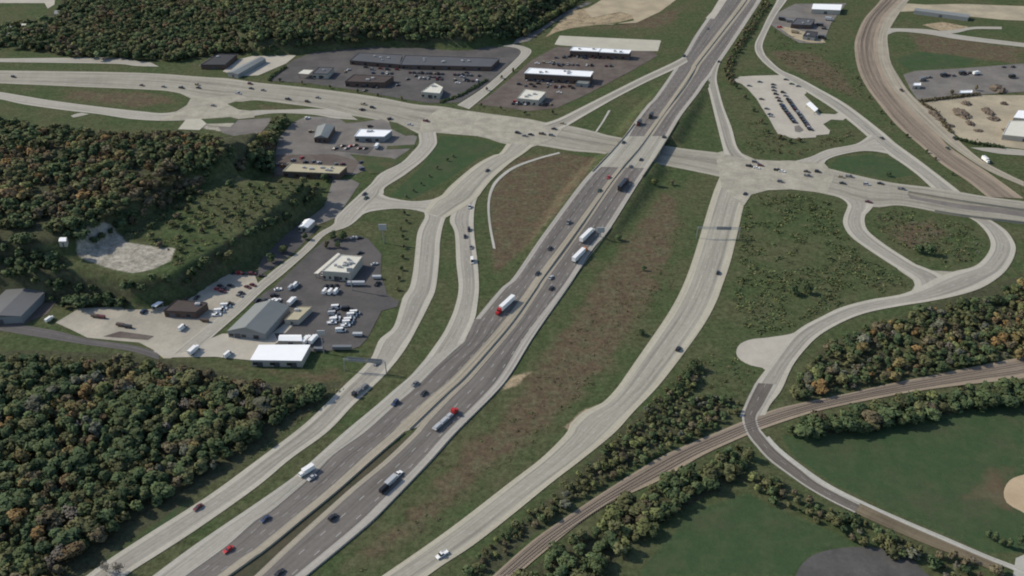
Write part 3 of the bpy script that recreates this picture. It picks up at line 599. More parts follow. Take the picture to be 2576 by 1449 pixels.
sheet("storage_yard", [(2272,188),(2300,179),(2420,172),(2640,155),(2640,235),(2576,231),(2463,238),(2313,258),(2290,225)], 'lot_mid', 2, "grey storage yard at upper right")
sheet("storage_yard", [(2300,262),(2340,256),(2463,240),(2640,240),(2640,395),(2576,376),(2500,366),(2420,352),(2370,310)], 'tan_yard', 3, "tan dirt yard at the right edge")
sheet("storage_yard", [(2270,8),(2330,12),(2420,10),(2640,18),(2640,55),(2520,50),(2440,42),(2310,28),(2262,30)], 'tan_yard', 2, "tan yard at the top right corner")
ribbon("yard_street", [(2470,380),(2520,388),(2576,392),(2640,398)], [(2440,372),(2510,373),(2576,378),(2640,384)], 'street', 5, "pale lane below the tan yard")
sheet("widening", [(1813,-8),(1790,30),(1775,46),(1797,48),(1834,-8)], 'lot_light', 3, "pale concrete widening left of the top of the freeway")
sheet("yard_dirt", [(1955,66),(1990,70),(2060,92),(2078,108),(2040,108),(2000,98)], 'pale_dirt', 4, "pale dirt edge of the small plant yard")
sheet("industrial_lot", [(1935,60),(1950,35),(2000,10),(2130,8),(2090,60),(2070,110),(2010,108),(1975,88)], 'lot_mid', 2, "worn grey lot of the small plant at the top right of the freeway")
sheet("residential_street", [(-60,-20),(140,-20),(137,12),(120,22),(112,8),(-60,8)], 'lot_light', 2, "pale street at the top left corner")
sheet("ball_infield", [(2640,1170),(2590,1190),(2545,1205),(2526,1232),(2530,1262),(2560,1282),(2640,1310)], 'sand', 2, "pale sand infield of the ball diamond at the right edge", smoothed=True)
sheet("play_lot", [(1995,1470),(2010,1430),(2040,1400),(2090,1383),(2170,1376),(2240,1385),(2290,1405),(2320,1435),(2330,1475)], 'court', 2, "round dark asphalt court at the bottom edge", smoothed=True)
sheet("gravel_patch", [(468,301),(505,299),(520,312),(502,328),(448,326)], 'slab', 5, "pale gravel turnout below the frontage road")
sheet("side_lot", [(545,312),(600,302),(690,296),(660,330),(620,385),(590,395),(600,345),(560,335)], 'lot_mid', 1, "grey bare ground between the bluff wood and the side lots")
ribbon("driveway", [(225,287),(205,292),(185,296)], [(205,284),(190,287),(178,292)], 'street', 2, "short pale driveway off the left frontage road")
for (a, b, lab) in [([(1406,383),(1350,398),(1290,420),(1250,450),(1232,480),(1226,520),(1230,570),(1240,625)], [(1410,386),(1352,402),(1295,424),(1256,454),(1238,484),(1232,520),(1236,570),(1247,627)], "thin pale drain channel round the brown grass"),
                    ([(1530,278),(1515,305),(1497,332)], [(1536,278),(1520,305),(1502,332)], "thin pale concrete drain in the grass below the exit ramp")]:
    ribbon("drain_channel", a, b, 'path', 2, lab, "drain")
sheet("bluff_track", [(80,362),(118,336),(160,318),(165,321),(125,340),(88,366)], 'track_path', 3, "faint dirt track at far left") if False else None

# ------------------------------------------------------------------ bridge, barriers, gantries
def long_wall(name, pts, w, h, mat, label, cat, hw=True, z=None, zoff=0.05):
    P = on_highway(pts) if hw else np.column_stack([flat(pts), np.zeros(len(pts))])
    if z is not None: P[:, 2] = z
    p, L = smooth(P, 4); p = resample(p, L, max(3, int(L[-1] / 5))); p[:, 2] += zoff
    mb = MB(); rings = []
    for i in range(len(p)):
        d = p[min(i + 1, len(p) - 1)] - p[max(i - 1, 0)]; n = np.array([-d[1], d[0]]); n /= np.linalg.norm(n)
        q = []
        for s, zz in ((-w/2, 0), (-w/4, h*0.35), (-w/5, h), (w/5, h), (w/4, h*0.35), (w/2, 0)):
            q.append((p[i][0] + n[0] * s, p[i][1] + n[1] * s, p[i][2] + zz))
        rings.append(q)
    mb.loft(rings)
    return tag(new_obj(name, mb.mesh(name, M[mat])), label, cat)
mid = [((a[0] + b[0]) / 2, (a[1] + b[1]) / 2) for a, b in zip(MED_T, MED_R[:16] + [(1042,1080)])]
long_wall("median_barrier", mid, 0.7, 0.85, 'barrier', "long concrete median barrier between the freeway carriageways", "barrier", zoff=0.1)
def bridge(name, L, Rr, z_top, thick, label, pier_pts):
    root = empty(name, (0, 0, 0)); tag(root, label, "bridge")
    a = on_highway(L); b = on_highway(Rr)
    mb = MB(); rings = []
    for p, q in zip(a, b):
        rings.append([(p[0],p[1],p[2]-thick),(q[0],q[1],q[2]-thick),(q[0],q[1],q[2]-0.02),(p[0],p[1],p[2]-0.02)])
    mb.loft(rings); new_obj("deck_slab", mb.mesh("deck_slab", M['barrier']), root)
    for side in (a, b):
        mb = MB()
        for i in range(len(side) - 1):
            p, q = Vector(side[i]), Vector(side[i + 1]); d = (q - p); n = Vector((-d.y, d.x, 0)).normalized() * 0.2
            mb.loft([[p - n + Vector((0,0,-0.3)), p + n + Vector((0,0,-0.3)), p + n + Vector((0,0,0.95)), p - n + Vector((0,0,0.95))],
                     [q - n + Vector((0,0,-0.3)), q + n + Vector((0,0,-0.3)), q + n + Vector((0,0,0.95)), q - n + Vector((0,0,0.95))]])
        new_obj("parapet", mb.mesh("parapet", M['barrier']), root)
    # pier bent in the middle of the road below
    c = flat(pier_pts)
    n = 6
    for i in range(n):
        t = (i + 0.5) / n; x, y = c[0] * (1 - t) + c[1] * t; mb = MB()
        mb.cyl((x, y, -0.2), (x, y, 4.1), 0.55, n=10)
        new_obj("pier", mb.mesh("pier", M['barrier']), root)
    return root
bridge("freeway_bridge", [(1596,312),(1572,343),(1535,385),(1490,432)], [(1705,305),(1683,342),(1650,395),(1616,445)], 5.2, 1.1, "concrete freeway bridge carrying both carriageways over the arterial", [(1545,364),(1668,393)])
for pts, lab in ([[(2284,486),(2420,509),(2576,532),(2640,542)], "parapet wall raised to cast a shade line along the middle of the right arterial"],
                 [[(2350,534),(2432,547),(2576,564),(2640,573)], "low parapet wall on the lower edge of the right arterial"]):
    long_wall("parapet_wall", pts, 0.5, 1.9, 'barrier', lab, "parapet", hw=False)  # wall height raised so its shade draws the dark line

long_wall("median_wall", [(1016,1090),(944,1152),(851.5,1234),(764,1306),(669,1384),(575,1451),(520,1494)], 0.4, 0.9, 'barrier', "low concrete wall along the left edge of the grass median", "wall")
long_wall("guard_rail", [(1538,572),(1463,672),(1428,726),(1345,844),(1288,937),(1244,992),(1148,1089),(1086,1159),(983,1266),(921,1327),(771,1451),(717,1497)], 0.25, 0.6, 'steel', "long guard rail along the outer edge of the northbound lanes", "guard rail")
def gantry(pa, pb, label, boards):
    a, b = flat([pa, pb]); d = b - a; Ln = float(np.hypot(*d)); rz = math.atan2(d[1], d[0])
    root = empty("sign_gantry", (a[0], a[1], 0.0), rz); tag(root, label, "sign gantry", "sign gantries over the ramps")
    for x in (0.0, Ln):
        mb = MB(); mb.cyl((x, 0, -0.2), (x, 0, 8.2), 0.28, 0.22, 10); new_obj("post", mb.mesh("post", M['steel']), root)
    mb = MB()
    for y in (-0.5, 0.5):
        for z in (7.0, 8.2): mb.cyl((0, y, z), (Ln, y, z), 0.09, n=6)
    k = int(Ln / 2.2)
    for i in range(k):
        x0, x1 = Ln * i / k, Ln * (i + 1) / k
        mb.cyl((x0, -0.5, 7.0), (x1, -0.5, 8.2), 0.05, n=5); mb.cyl((x0, 0.5, 7.0), (x1, 0.5, 8.2), 0.05, n=5); mb.cyl((x0, -0.5, 8.2), (x1, 0.5, 8.2), 0.05, n=5)
    new_obj("truss", mb.mesh("truss", M['steel']), root)
    for x0, x1, h in boards:
        mb = MB(); mb.box(Ln * x0, Ln * x1, 0.6, 0.72, 6.0, 6.0 + h); new_obj("sign_board", mb.mesh("sign_board", M['sign_back']), root)
    return root
gantry((868,932), (972,940), "overhead sign gantry across the outer road beside the lower left wood", [(0.1,0.5,3.0),(0.56,0.92,3.0)])
gantry((1752,598), (1858,600), "slim overhead sign gantry across the wide right ramp", [(0.45,0.8,2.4)])
def pole_sign(p, h, w, bh, label):
    a = flat([p])[0]; root = empty("pole_sign", (a[0], a[1], 0)); tag(root, label, "sign", "tall pole signs")
    mb = MB(); mb.cyl((0,0,-0.2), (0,0,h), 0.35, 0.25, 10); new_obj("pole", mb.mesh("pole", M['steel']), root)
    mb = MB(); mb.box(-w/2, w/2, -0.25, 0.25, h - bh, h + 0.3); new_obj("panel", mb.mesh("panel", M['unit']), root)
pole_sign((815,888), 15, 4, 2.5, "tall pole sign behind the white dealer building")
pole_sign((886,731), 16, 3.5, 2.5, "tall pole sign in the dark truck dealer lot")
pole_sign((1510,603), 9, 5, 3.5, "pole sign on the grass right of the northbound lanes")
pole_sign((966,612), 14, 5, 4, "tall pole sign at the top corner of the dealer lot")

# railway tracks
def track(center, label):
    p, L = smooth(np.column_stack([flat(center), np.zeros(len(center))]), 4); n = int(L[-1] / 4); p = resample(p, L, n)
    root = empty("railway_track"); tag(root, label, "railway track", "railway tracks")
    T = np.gradient(p[:, :2], axis=0); T /= np.linalg.norm(T, axis=1)[:, None]; N = np.column_stack([-T[:, 1], T[:, 0]])
    for s in (-0.72, 0.72):
        mb = MB(); rg = []
        for i in range(n):
            q = []
            for ds, z in ((-0.09,0.28),(0.09,0.28),(0.09,0.46),(-0.09,0.46)):
                q.append((p[i,0]+N[i,0]*(s+ds), p[i,1]+N[i,1]*(s+ds), z))
            rg.append(q)
        mb.loft(rg); new_obj("rail", mb.mesh("rail", M['rail']), root)
    mb = MB(); m = int(L[-1] / 1.3); q = resample(p, np.concatenate([[0], np.cumsum(np.linalg.norm(np.diff(p, axis=0), axis=1))]), m)
    for i in range(m - 1):
        t = q[i+1,:2] - q[i,:2]; t = t / np.linalg.norm(t); nn = np.array([-t[1], t[0]]); c = q[i,:2]
        cs = [c + nn*1.3 + t*0.14, c - nn*1.3 + t*0.14, c - nn*1.3 - t*0.14, c + nn*1.3 - t*0.14]
        mb.prism([tuple(v) for v in cs], 0.15, 0.29)
    o = new_obj("sleepers", mb.mesh("sleepers", M['sleeper']), root); o['kind'] = 'stuff'
for f, lab in ((0.34, "upper track of the lower railway"), (0.66, "lower track of the lower railway")):
    A = np.array([(2640,880),(2576,897),(2432,927),(2219,970),(2032,1011),(1890,1054),(1793,1092),(1713,1126),(1638,1163),(1513,1242),(1413,1309),(1338,1362),(1240,1449)], float)
    B = np.array([(2640,930),(2576,952),(2432,968),(2200,1004),(2042,1039),(1912,1082),(1840,1114),(1758,1152),(1678,1199),(1553,1264),(1463,1322),(1393,1374),(1300,1449)], float)
    track(A * (1 - f) + B * f, lab)
for f, lab in ((0.3, "left track of the upper right railway"), (0.5, "right track of the upper right railway")):
    A = np.array([(2214.5,0),(2174.5,47),(2154.5,90),(2149.5,120),(2157,170),(2177,215),(2207,257),(2257,317),(2309.5,362),(2367,412),(2432,455),(2484,496)], float)
    B = np.array([(2269.5,0),(2227,45),(2209.5,95),(2209,120),(2216,165),(2240,212),(2270,252),(2318,302),(2380,360),(2440,402),(2500,448),(2570,498)], float)
    track(A * (1 - f) + B * f, lab)

# ------------------------------------------------------------------ buildings
def lerp(a, b, t): return a * (1 - t) + b * t
def building(name, roof_px, h, roofm, wallm, label, cat="building", gable=0.0, units=0, doors=1, windows=0, base_z=0.0, parapet=True, ridge=None, canopy=False):
    """roof corners traced at eave level: near-left, far-left, far-right, near-right"""
    c = flat(roof_px, h + base_z); cen = c.mean(0)
    root = empty(name, (cen[0], cen[1], base_z)); tag(root, label, cat)
    q = [np.array(p - cen) for p in c]; n = len(q)
    poly = [tuple(p) for p in q]
    mb = MB()
    if not canopy:
        mb.prism(poly, -0.3, h)
        new_obj("wall", mb.mesh("wall", M[wallm]), root)
    else:
        for p in q:
            mb = MB(); mb.box(p[0]*0.9-0.2, p[0]*0.9+0.2, p[1]*0.9-0.2, p[1]*0.9+0.2, -0.2, h - 0.02)
            new_obj("column", mb.mesh("column", M['steel']), root)
    k = 1.012
    op = [tuple(p * k) for p in q]
    mb = MB()
    if gable > 0:
        A, B, C, D = [np.array(p) for p in op]
        if ridge == 'depth':   # ridge runs from the near side to the far side
            r0, r1 = (A + D) / 2, (B + C) / 2
            v = [(*A,h),(*B,h),(*C,h),(*D,h),(*r0,h+gable),(*r1,h+gable)]
            mb.add(v, [(0,4,5,1),(4,3,2,5),(0,3,4),(1,5,2),(0,1,2,3)])
        else:
            r0, r1 = (A + B) / 2, (D + C) / 2
            v = [(*A,h),(*B,h),(*C,h),(*D,h),(*r0,h+gable),(*r1,h+gable)]
            mb.add(v, [(0,3,5,4),(4,5,2,1),(0,4,1),(3,2,5),(0,1,2,3)])
        new_obj("roof", mb.mesh("roof", M[roofm]), root)
    else:
        mb.prism(op, h + 0.003, h + 0.25)
        if parapet and not canopy:
            for i in range(n):
                a, b = np.array(op[i]), np.array(op[(i + 1) % n]); a2, b2 = a * 0.975, b * 0.975
                mb.prism([tuple(a), tuple(b), tuple(b2), tuple(a2)], h + 0.2, h + 0.65)
        rf = new_obj("roof", mb.mesh("roof", M[roofm]), root)
        rnd = random.Random(len(name) + int(cen[0]))
        for i in range(units):
            s, t = rnd.uniform(0.2, 0.8), rnd.uniform(0.2, 0.8)
            p = lerp(lerp(q[0], q[-1], s), lerp(q[1], q[-2], s), t); w = rnd.uniform(0.8, 1.5)
            mb = MB(); mb.box(p[0]-w, p[0]+w, p[1]-w*0.7, p[1]+w*0.7, h + 0.22, h + 1.4); mb.cyl((p[0],p[1],h+1.4),(p[0],p[1],h+1.6),w*0.5,n=10)
            new_obj("rooftop_unit", mb.mesh("rooftop_unit", M['unit']), rf)
    if not canopy:
        A, D = q[0], q[-1]; d = D - A; Ln = np.hypot(*d); d = d / Ln; nn = np.array([d[1], -d[0]])
        if nn @ A < 0: nn = -nn
        def panel(pn, s, w, z0, z1, mat):
            c0 = A + d * (s - w/2); c1 = A + d * (s + w/2); mb = MB()
            mb.prism([tuple(c0 - nn*0.05), tuple(c1 - nn*0.05), tuple(c1 + nn*0.07), tuple(c0 + nn*0.07)], z0, z1)
            new_obj(pn, mb.mesh(pn, M[mat]), root)
        for i in range(doors): panel("door", Ln * (i + 0.5) / max(doors, 1) if doors > 1 else Ln * 0.5, min(3.4, Ln*0.2), -0.1, min(3.2, h*0.7), 'door')
        for i in range(windows): panel("window", Ln * (i + 0.25) / windows, min(2.6, Ln/windows*0.4), 1.0, min(2.8, h*0.75), 'glass')
    return root
building("retail_store", [(880,153),(902,134),(1012,139),(1004,163)], 3.8, 'r_dark', 'w_dark', "left of the two long dark-roofed stores in the upper retail block", "store", units=4, doors=2, windows=4)
building("retail_store", [(1006,164),(1018,140),(1256,148),(1234,169)], 3.8, 'r_dark', 'w_dark', "wider right store of the two long dark-roofed stores in the upper retail block", "store", units=7, doors=3, windows=6)
building("restaurant", [(868,206),(890,189),(990,193),(966,209)], 4.5, 'r_brown', 'w_dark', "brown-roofed restaurant in front of the long dark stores", "restaurant", units=2, windows=4)
building("restaurant", [(1060,232),(1092,210),(1114,221),(1106,236)], 5, 'r_cream', 'w_pale', "small white-roofed restaurant at the corner of the upper retail block", "restaurant", units=2, windows=3)
building("filling_station", [(786,186),(802,170),(840,171),(824,187)], 4.5, 'r_dark', 'w_pale', "dark-roofed small shop at the left end of the upper retail block", "shop", units=1, windows=2)
building("fuel_canopy", [(750,185),(764,176),(788,177),(776,187)], 4.5, 'r_cream', 'w_pale', "cream fuel canopy beside the dark-roofed small shop", "canopy", canopy=True)
building("strip_mall", [(1320,185),(1333,172),(1492,181),(1484,194)], 7, 'r_white', 'w_dark', "long white-roofed strip mall nearest the white restaurant", "strip mall", units=6, doors=4, windows=8)
building("strip_mall", [(1434,128),(1441,119),(1510,123),(1505,131)], 6, 'r_white', 'w_dark', "left white-roofed strip mall in front of the long concrete pad", "strip mall", units=2, windows=4)
building("strip_mall", [(1507,132),(1512,123),(1588,127),(1582,136)], 6, 'r_white', 'w_dark', "right white-roofed strip mall in front of the long concrete pad", "strip mall", units=2, windows=4)
building("kiosk", [(1448,210),(1454,203),(1484,206),(1478,213)], 3, 'r_grey', 'w_grey', "small pale kiosk by the end of the long strip mall", "kiosk")
building("restaurant", [(1302,248),(1321,226),(1373,233),(1354,253)], 5, 'r_cream', 'w_pale', "white-roofed restaurant in the strip mall car park", "restaurant", units=3, windows=4)
building("warehouse_shed", [(572,182),(648,144),(668,147),(598,187)], 4, 'r_grey', 'w_grey', "long pale metal shed at upper left by the wood", "shed", gable=1.2, ridge='depth', doors=1)
building("storage_shed", [(505,164),(548,137),(596,138),(566,164)], 4, 'r_char', 'w_dark', "dark-roofed shed beside the long pale shed at upper left", "shed", units=1)
building("bank_building", [(790,346),(799,317),(842,317),(824,347)], 4.5, 'r_grey', 'w_dark', "grey-roofed bank between the two left driveways below the arterial", "bank", gable=2.2, ridge='depth', windows=3)
building("filling_station", [(892,344),(906,326),(986,329),(966,345)], 4.5, 'r_white', 'w_grey', "pale blue-white roofed filling station just below the arterial", "filling station", units=2, windows=3)
building("service_centre", [(712,432),(732,412),(872,420),(852,438)], 4.5, 'r_tan', 'w_dark', "long low tan-roofed service building beside the street bend", "building", units=6, doors=4, windows=5)
building("small_house", [(750,571),(767,552),(792,555),(774,573)], 3.5, 'r_white', 'w_pale', "small white-roofed house below the dark bluff", "house", gable=1.2, ridge='depth', windows=2)
building("showroom", [(811,683),(858,643),(911,647),(880,688)], 6, 'r_cream', 'w_pale', "cream-roofed showroom with roof units in the dark dealer lot", "showroom", units=9, doors=1, windows=5)
building("entrance_canopy", [(790,688),(850,637),(856,640),(800,689)], 4, 'r_cream', 'w_pale', "narrow cream canopy along the left side of the showroom", "canopy", canopy=True)
building("sales_hall", [(572,832),(642,764),(727,770),(666,840)], 4.6, 'r_grey', 'w_grey', "large grey gable-roofed sales hall beside the street", "hall", gable=3.6, ridge='depth', doors=2, windows=3)
building("flat_shed", [(716,806),(748,773),(785,773),(750,806)], 3.2, 'r_tan', 'w_pale', "tan flat-roofed shed right of the grey sales hall", "shed", units=1)
building("workshop", [(630,906),(652,868),(780,868),(758,908)], 4.2, 'r_white', 'w_pale', "bright white-roofed workshop by the lower left wood", "workshop", units=0, doors=3, windows=3, parapet=False)
building("white_shed", [(700,857),(704,842),(758,842),(760,858)], 3.6, 'r_white', 'w_pale', "white gabled shed behind the bright white workshop", "shed", gable=1.0)
building("lot_office", [(412,783),(446,755),(522,764),(492,787)], 4.2, 'r_brown', 'w_dark', "dark brown-roofed office in the pale gravel lot", "office", units=1, doors=2, windows=3)
building("carport", [(380,770),(398,759),(410,760),(392,772)], 3, 'r_white', 'w_pale', "small white carport left of the brown-roofed office", "carport", canopy=True)
building("barn", [(-60,800),(42,704),(137,710),(52,795)], 5, 'r_barn', 'w_grey', "big grey metal barn cut by the left edge", "barn", gable=1.4, ridge='depth')
building("plant_shed", [(2042,23),(2046,10),(2118,12),(2114,26)], 5, 'r_white', 'w_pale', "bright white-roofed plant shed at the top right of the freeway", "shed", parapet=False)
building("plant_office", [(1990,62),(2004,47),(2050,50),(2040,64)], 4, 'r_dark', 'w_dark', "dark-roofed plant building below the bright white shed", "building", units=2)
building("plant_office", [(2020,90),(2030,78),(2058,82),(2050,94)], 4, 'r_char', 'w_grey', "smaller charcoal-roofed plant building nearest the outer road", "building", units=1)
building("long_shed", [(2300,26),(2306,20),(2440,36),(2436,44)], 4, 'r_grey', 'w_grey', "long narrow grey shed at the top right", "shed", gable=0.8)
building("yard_building", [(2550,296),(2562,278),(2640,282),(2640,304)], 5, 'r_white', 'w_pale', "white-roofed yard building at the right edge", "building", parapet=False)
building("yard_building", [(2522,340),(2540,305),(2640,306),(2640,352)], 4, 'r_cream', 'w_pale', "pale flat-roofed yard building below the white one at the right edge", "building")
building("site_cabin", [(2413,235),(2415,229),(2446,228),(2445,234)], 3, 'r_white', 'w_pale', "long white site cabin beside the hedge line in the upper right yard", "cabin")
building("site_cabin", [(2296,216),(2298,210),(2316,210),(2316,216)], 3, 'r_white', 'w_pale', "small white site cabin at the left end of the grey yard", "cabin")
building("bus_shelter", [(2028,262),(2038,256),(2058,274),(2050,281)], 3, 'r_white', 'w_grey', "pale blue-white bus shelter beside the commuter lot", "shelter", canopy=True)
bz = float(ground([(157,604)])[0][2])
building("tank_shed", [(147,607),(152,597),(168,597),(166,607)], 3.5, 'r_white', 'w_pale', "small white hut on the bluff beside the quarry", "hut", base_z=bz, gable=0.6)
for i, (x, y, s) in enumerate([(18,68,1.0),(62,62,1.1),(100,72,1.0),(112,58,0.9),(150,30,1.1),(16,82,0.9)]):
    building("small_house", [(x-13*s,y+5),(x-8*s,y-4),(x+14*s,y-3),(x+10*s,y+6)], 4, ['r_grey','r_cream','r_grey','r_white','r_grey','r_tan'][i], 'w_pale',
             ["grey-roofed house at the top left edge in the trees","cream-roofed house between two grey ones at the top left","grey-roofed house right of the cream one at the top left","white-roofed house furthest right in the top left cluster","grey-roofed house below the pale street at top left","tan-roofed house lowest at the top left edge"][i], "house", gable=1.6, windows=2)
def heap(p, rx, ry, h, label):
    a = flat([p])[0]; rnd = random.Random(int(p[0])); bm = bmesh.new(); bmesh.ops.create_icosphere(bm, subdivisions=3, radius=1)
    for v in bm.verts:
        k = 0.75 + 0.5 * rnd.random(); v.co = Vector((v.co.x * rx * k, v.co.y * ry * k, max(v.co.z, -0.1) * h * k))
    me = bpy.data.meshes.new("scrap_heap"); bm.to_mesh(me); bm.free(); me.materials.append(M['pile'])
    tag(new_obj("scrap_heap", me, None, (a[0], a[1], 0)), label, "heap")
heap((2418,288), 6, 11, 3.5, "long dark heap in the middle of the tan yard")
heap((2484,282), 4, 8, 3, "dark heap right of the long heap in the tan yard")
heap((2350,288), 4, 9, 2, "low dark heap at the left side of the tan yard")
heap((2509,226), 6, 9, 4, "dark heap at the right end of the hedge line")
for i, p in enumerate([(2335,270),(2365,300),(2385,318),(2440,312),(2460,330),(2500,300),(2525,262),(2430,262)]):
    heap(p, 3 + i % 3, 3 + (i * 2) % 4, 1.4 + 0.3 * (i % 4), f"small dark pile on the tan yard, {ordinal(i + 1)} of eight in a loop from the left")
heap((2536,330), 5, 5, 2, "small heap beside the flat-roofed yard building")

# ------------------------------------------------------------------ vehicles
def wheel_mb(r, w):
    mb = MB(); mb.cyl((0,-w/2,0),(0,w/2,0), r, n=12); return mb
def wheels_at(spec): return [("wheel", x, y, r) for x, y, r in spec]
def car_shape(L, Wd, H, kind):
    """list of (part name, mesh builder, material, is_wheel position)"""
    h = L / 2; w = Wd / 2; out = []
    body = MB()
    hood = 0.92 if kind != 'sedan' else 0.86
    prof = [(-h,0.45),(-h,hood-0.08),(-h+0.1,hood),(h*0.5,hood),(h-0.15,hood-0.14),(h,0.62),(h,0.38),(h-0.1,0.28),(-h+0.1,0.28)]
    rg = lambda y, k: [(x, y, 0.28 + (z - 0.28) * k) for x, z in prof]
    body.loft([rg(-w, 0.86), rg(-w*0.96, 1.0), rg(w*0.96, 1.0), rg(w, 0.86)])
    cab0 = {'sedan':(-h*0.72,-h*0.42,h*0.12,h*0.42),'suv':(-h*0.98,-h*0.86,h*0.12,h*0.4),'van':(-h*0.99,-h*0.95,h*0.5,h*0.8),'pickup':(-h*0.12,-h*0.06,h*0.26,h*0.48)}[kind]
    b0, b1, f1, f0 = cab0; tw = w * 0.8
    cab = MB(); cab.add([(b0,-w*0.93,hood-0.01),(f0,-w*0.93,hood-0.01),(f0,w*0.93,hood-0.01),(b0,w*0.93,hood-0.01),(b1,-tw,H-0.05),(f1,-tw,H-0.05),(f1,tw,H-0.05),(b1,tw,H-0.05)],
            [(0,3,2,1),(4,5,6,7),(0,1,5,4),(1,2,6,5),(2,3,7,6),(3,0,4,7)])
    roof = MB(); roof.box(b1-0.03, f1+0.03, -tw-0.02, tw+0.02, H-0.06, H, tx=0.05, ty=0.05)
    if kind == 'van': body.box(b0, h*0.3, -w*0.95, w*0.95, hood-0.02, H-0.35, ty=0.05)
    if kind == 'pickup':
        for y0, y1 in ((-w*0.95,-w*0.86),(w*0.86,w*0.95)): body.box(-h*0.97, b0-0.05, y0, y1, hood-0.02, hood+0.22)
        body.box(-h*0.99, -h*0.96, -w*0.95, w*0.95, hood-0.02, hood+0.22)
    out += [("body", body, 'paint'), ("windows", cab, 'glass'), ("roof_panel", roof, 'paint')]
    lw = MB(); lw.box(h-0.06, h+0.01, -w*0.9, -w*0.55, 0.55, 0.72); out.append(("headlight", lw, 'lampw'))
    lw = MB(); lw.box(h-0.06, h+0.01, w*0.55, w*0.9, 0.55, 0.72); out.append(("headlight", lw, 'lampw'))
    lw = MB(); lw.box(-h-0.01, -h+0.05, -w*0.9, -w*0.6, 0.6, 0.78); out.append(("tail_light", lw, 'lampred'))
    lw = MB(); lw.box(-h-0.01, -h+0.05, w*0.6, w*0.9, 0.6, 0.78); out.append(("tail_light", lw, 'lampred'))
    wh = [(x, y, 0.33, 0.22) for x in (-h*0.62, h*0.64) for y in (-w*0.93, w*0.93)]
    return out, wh
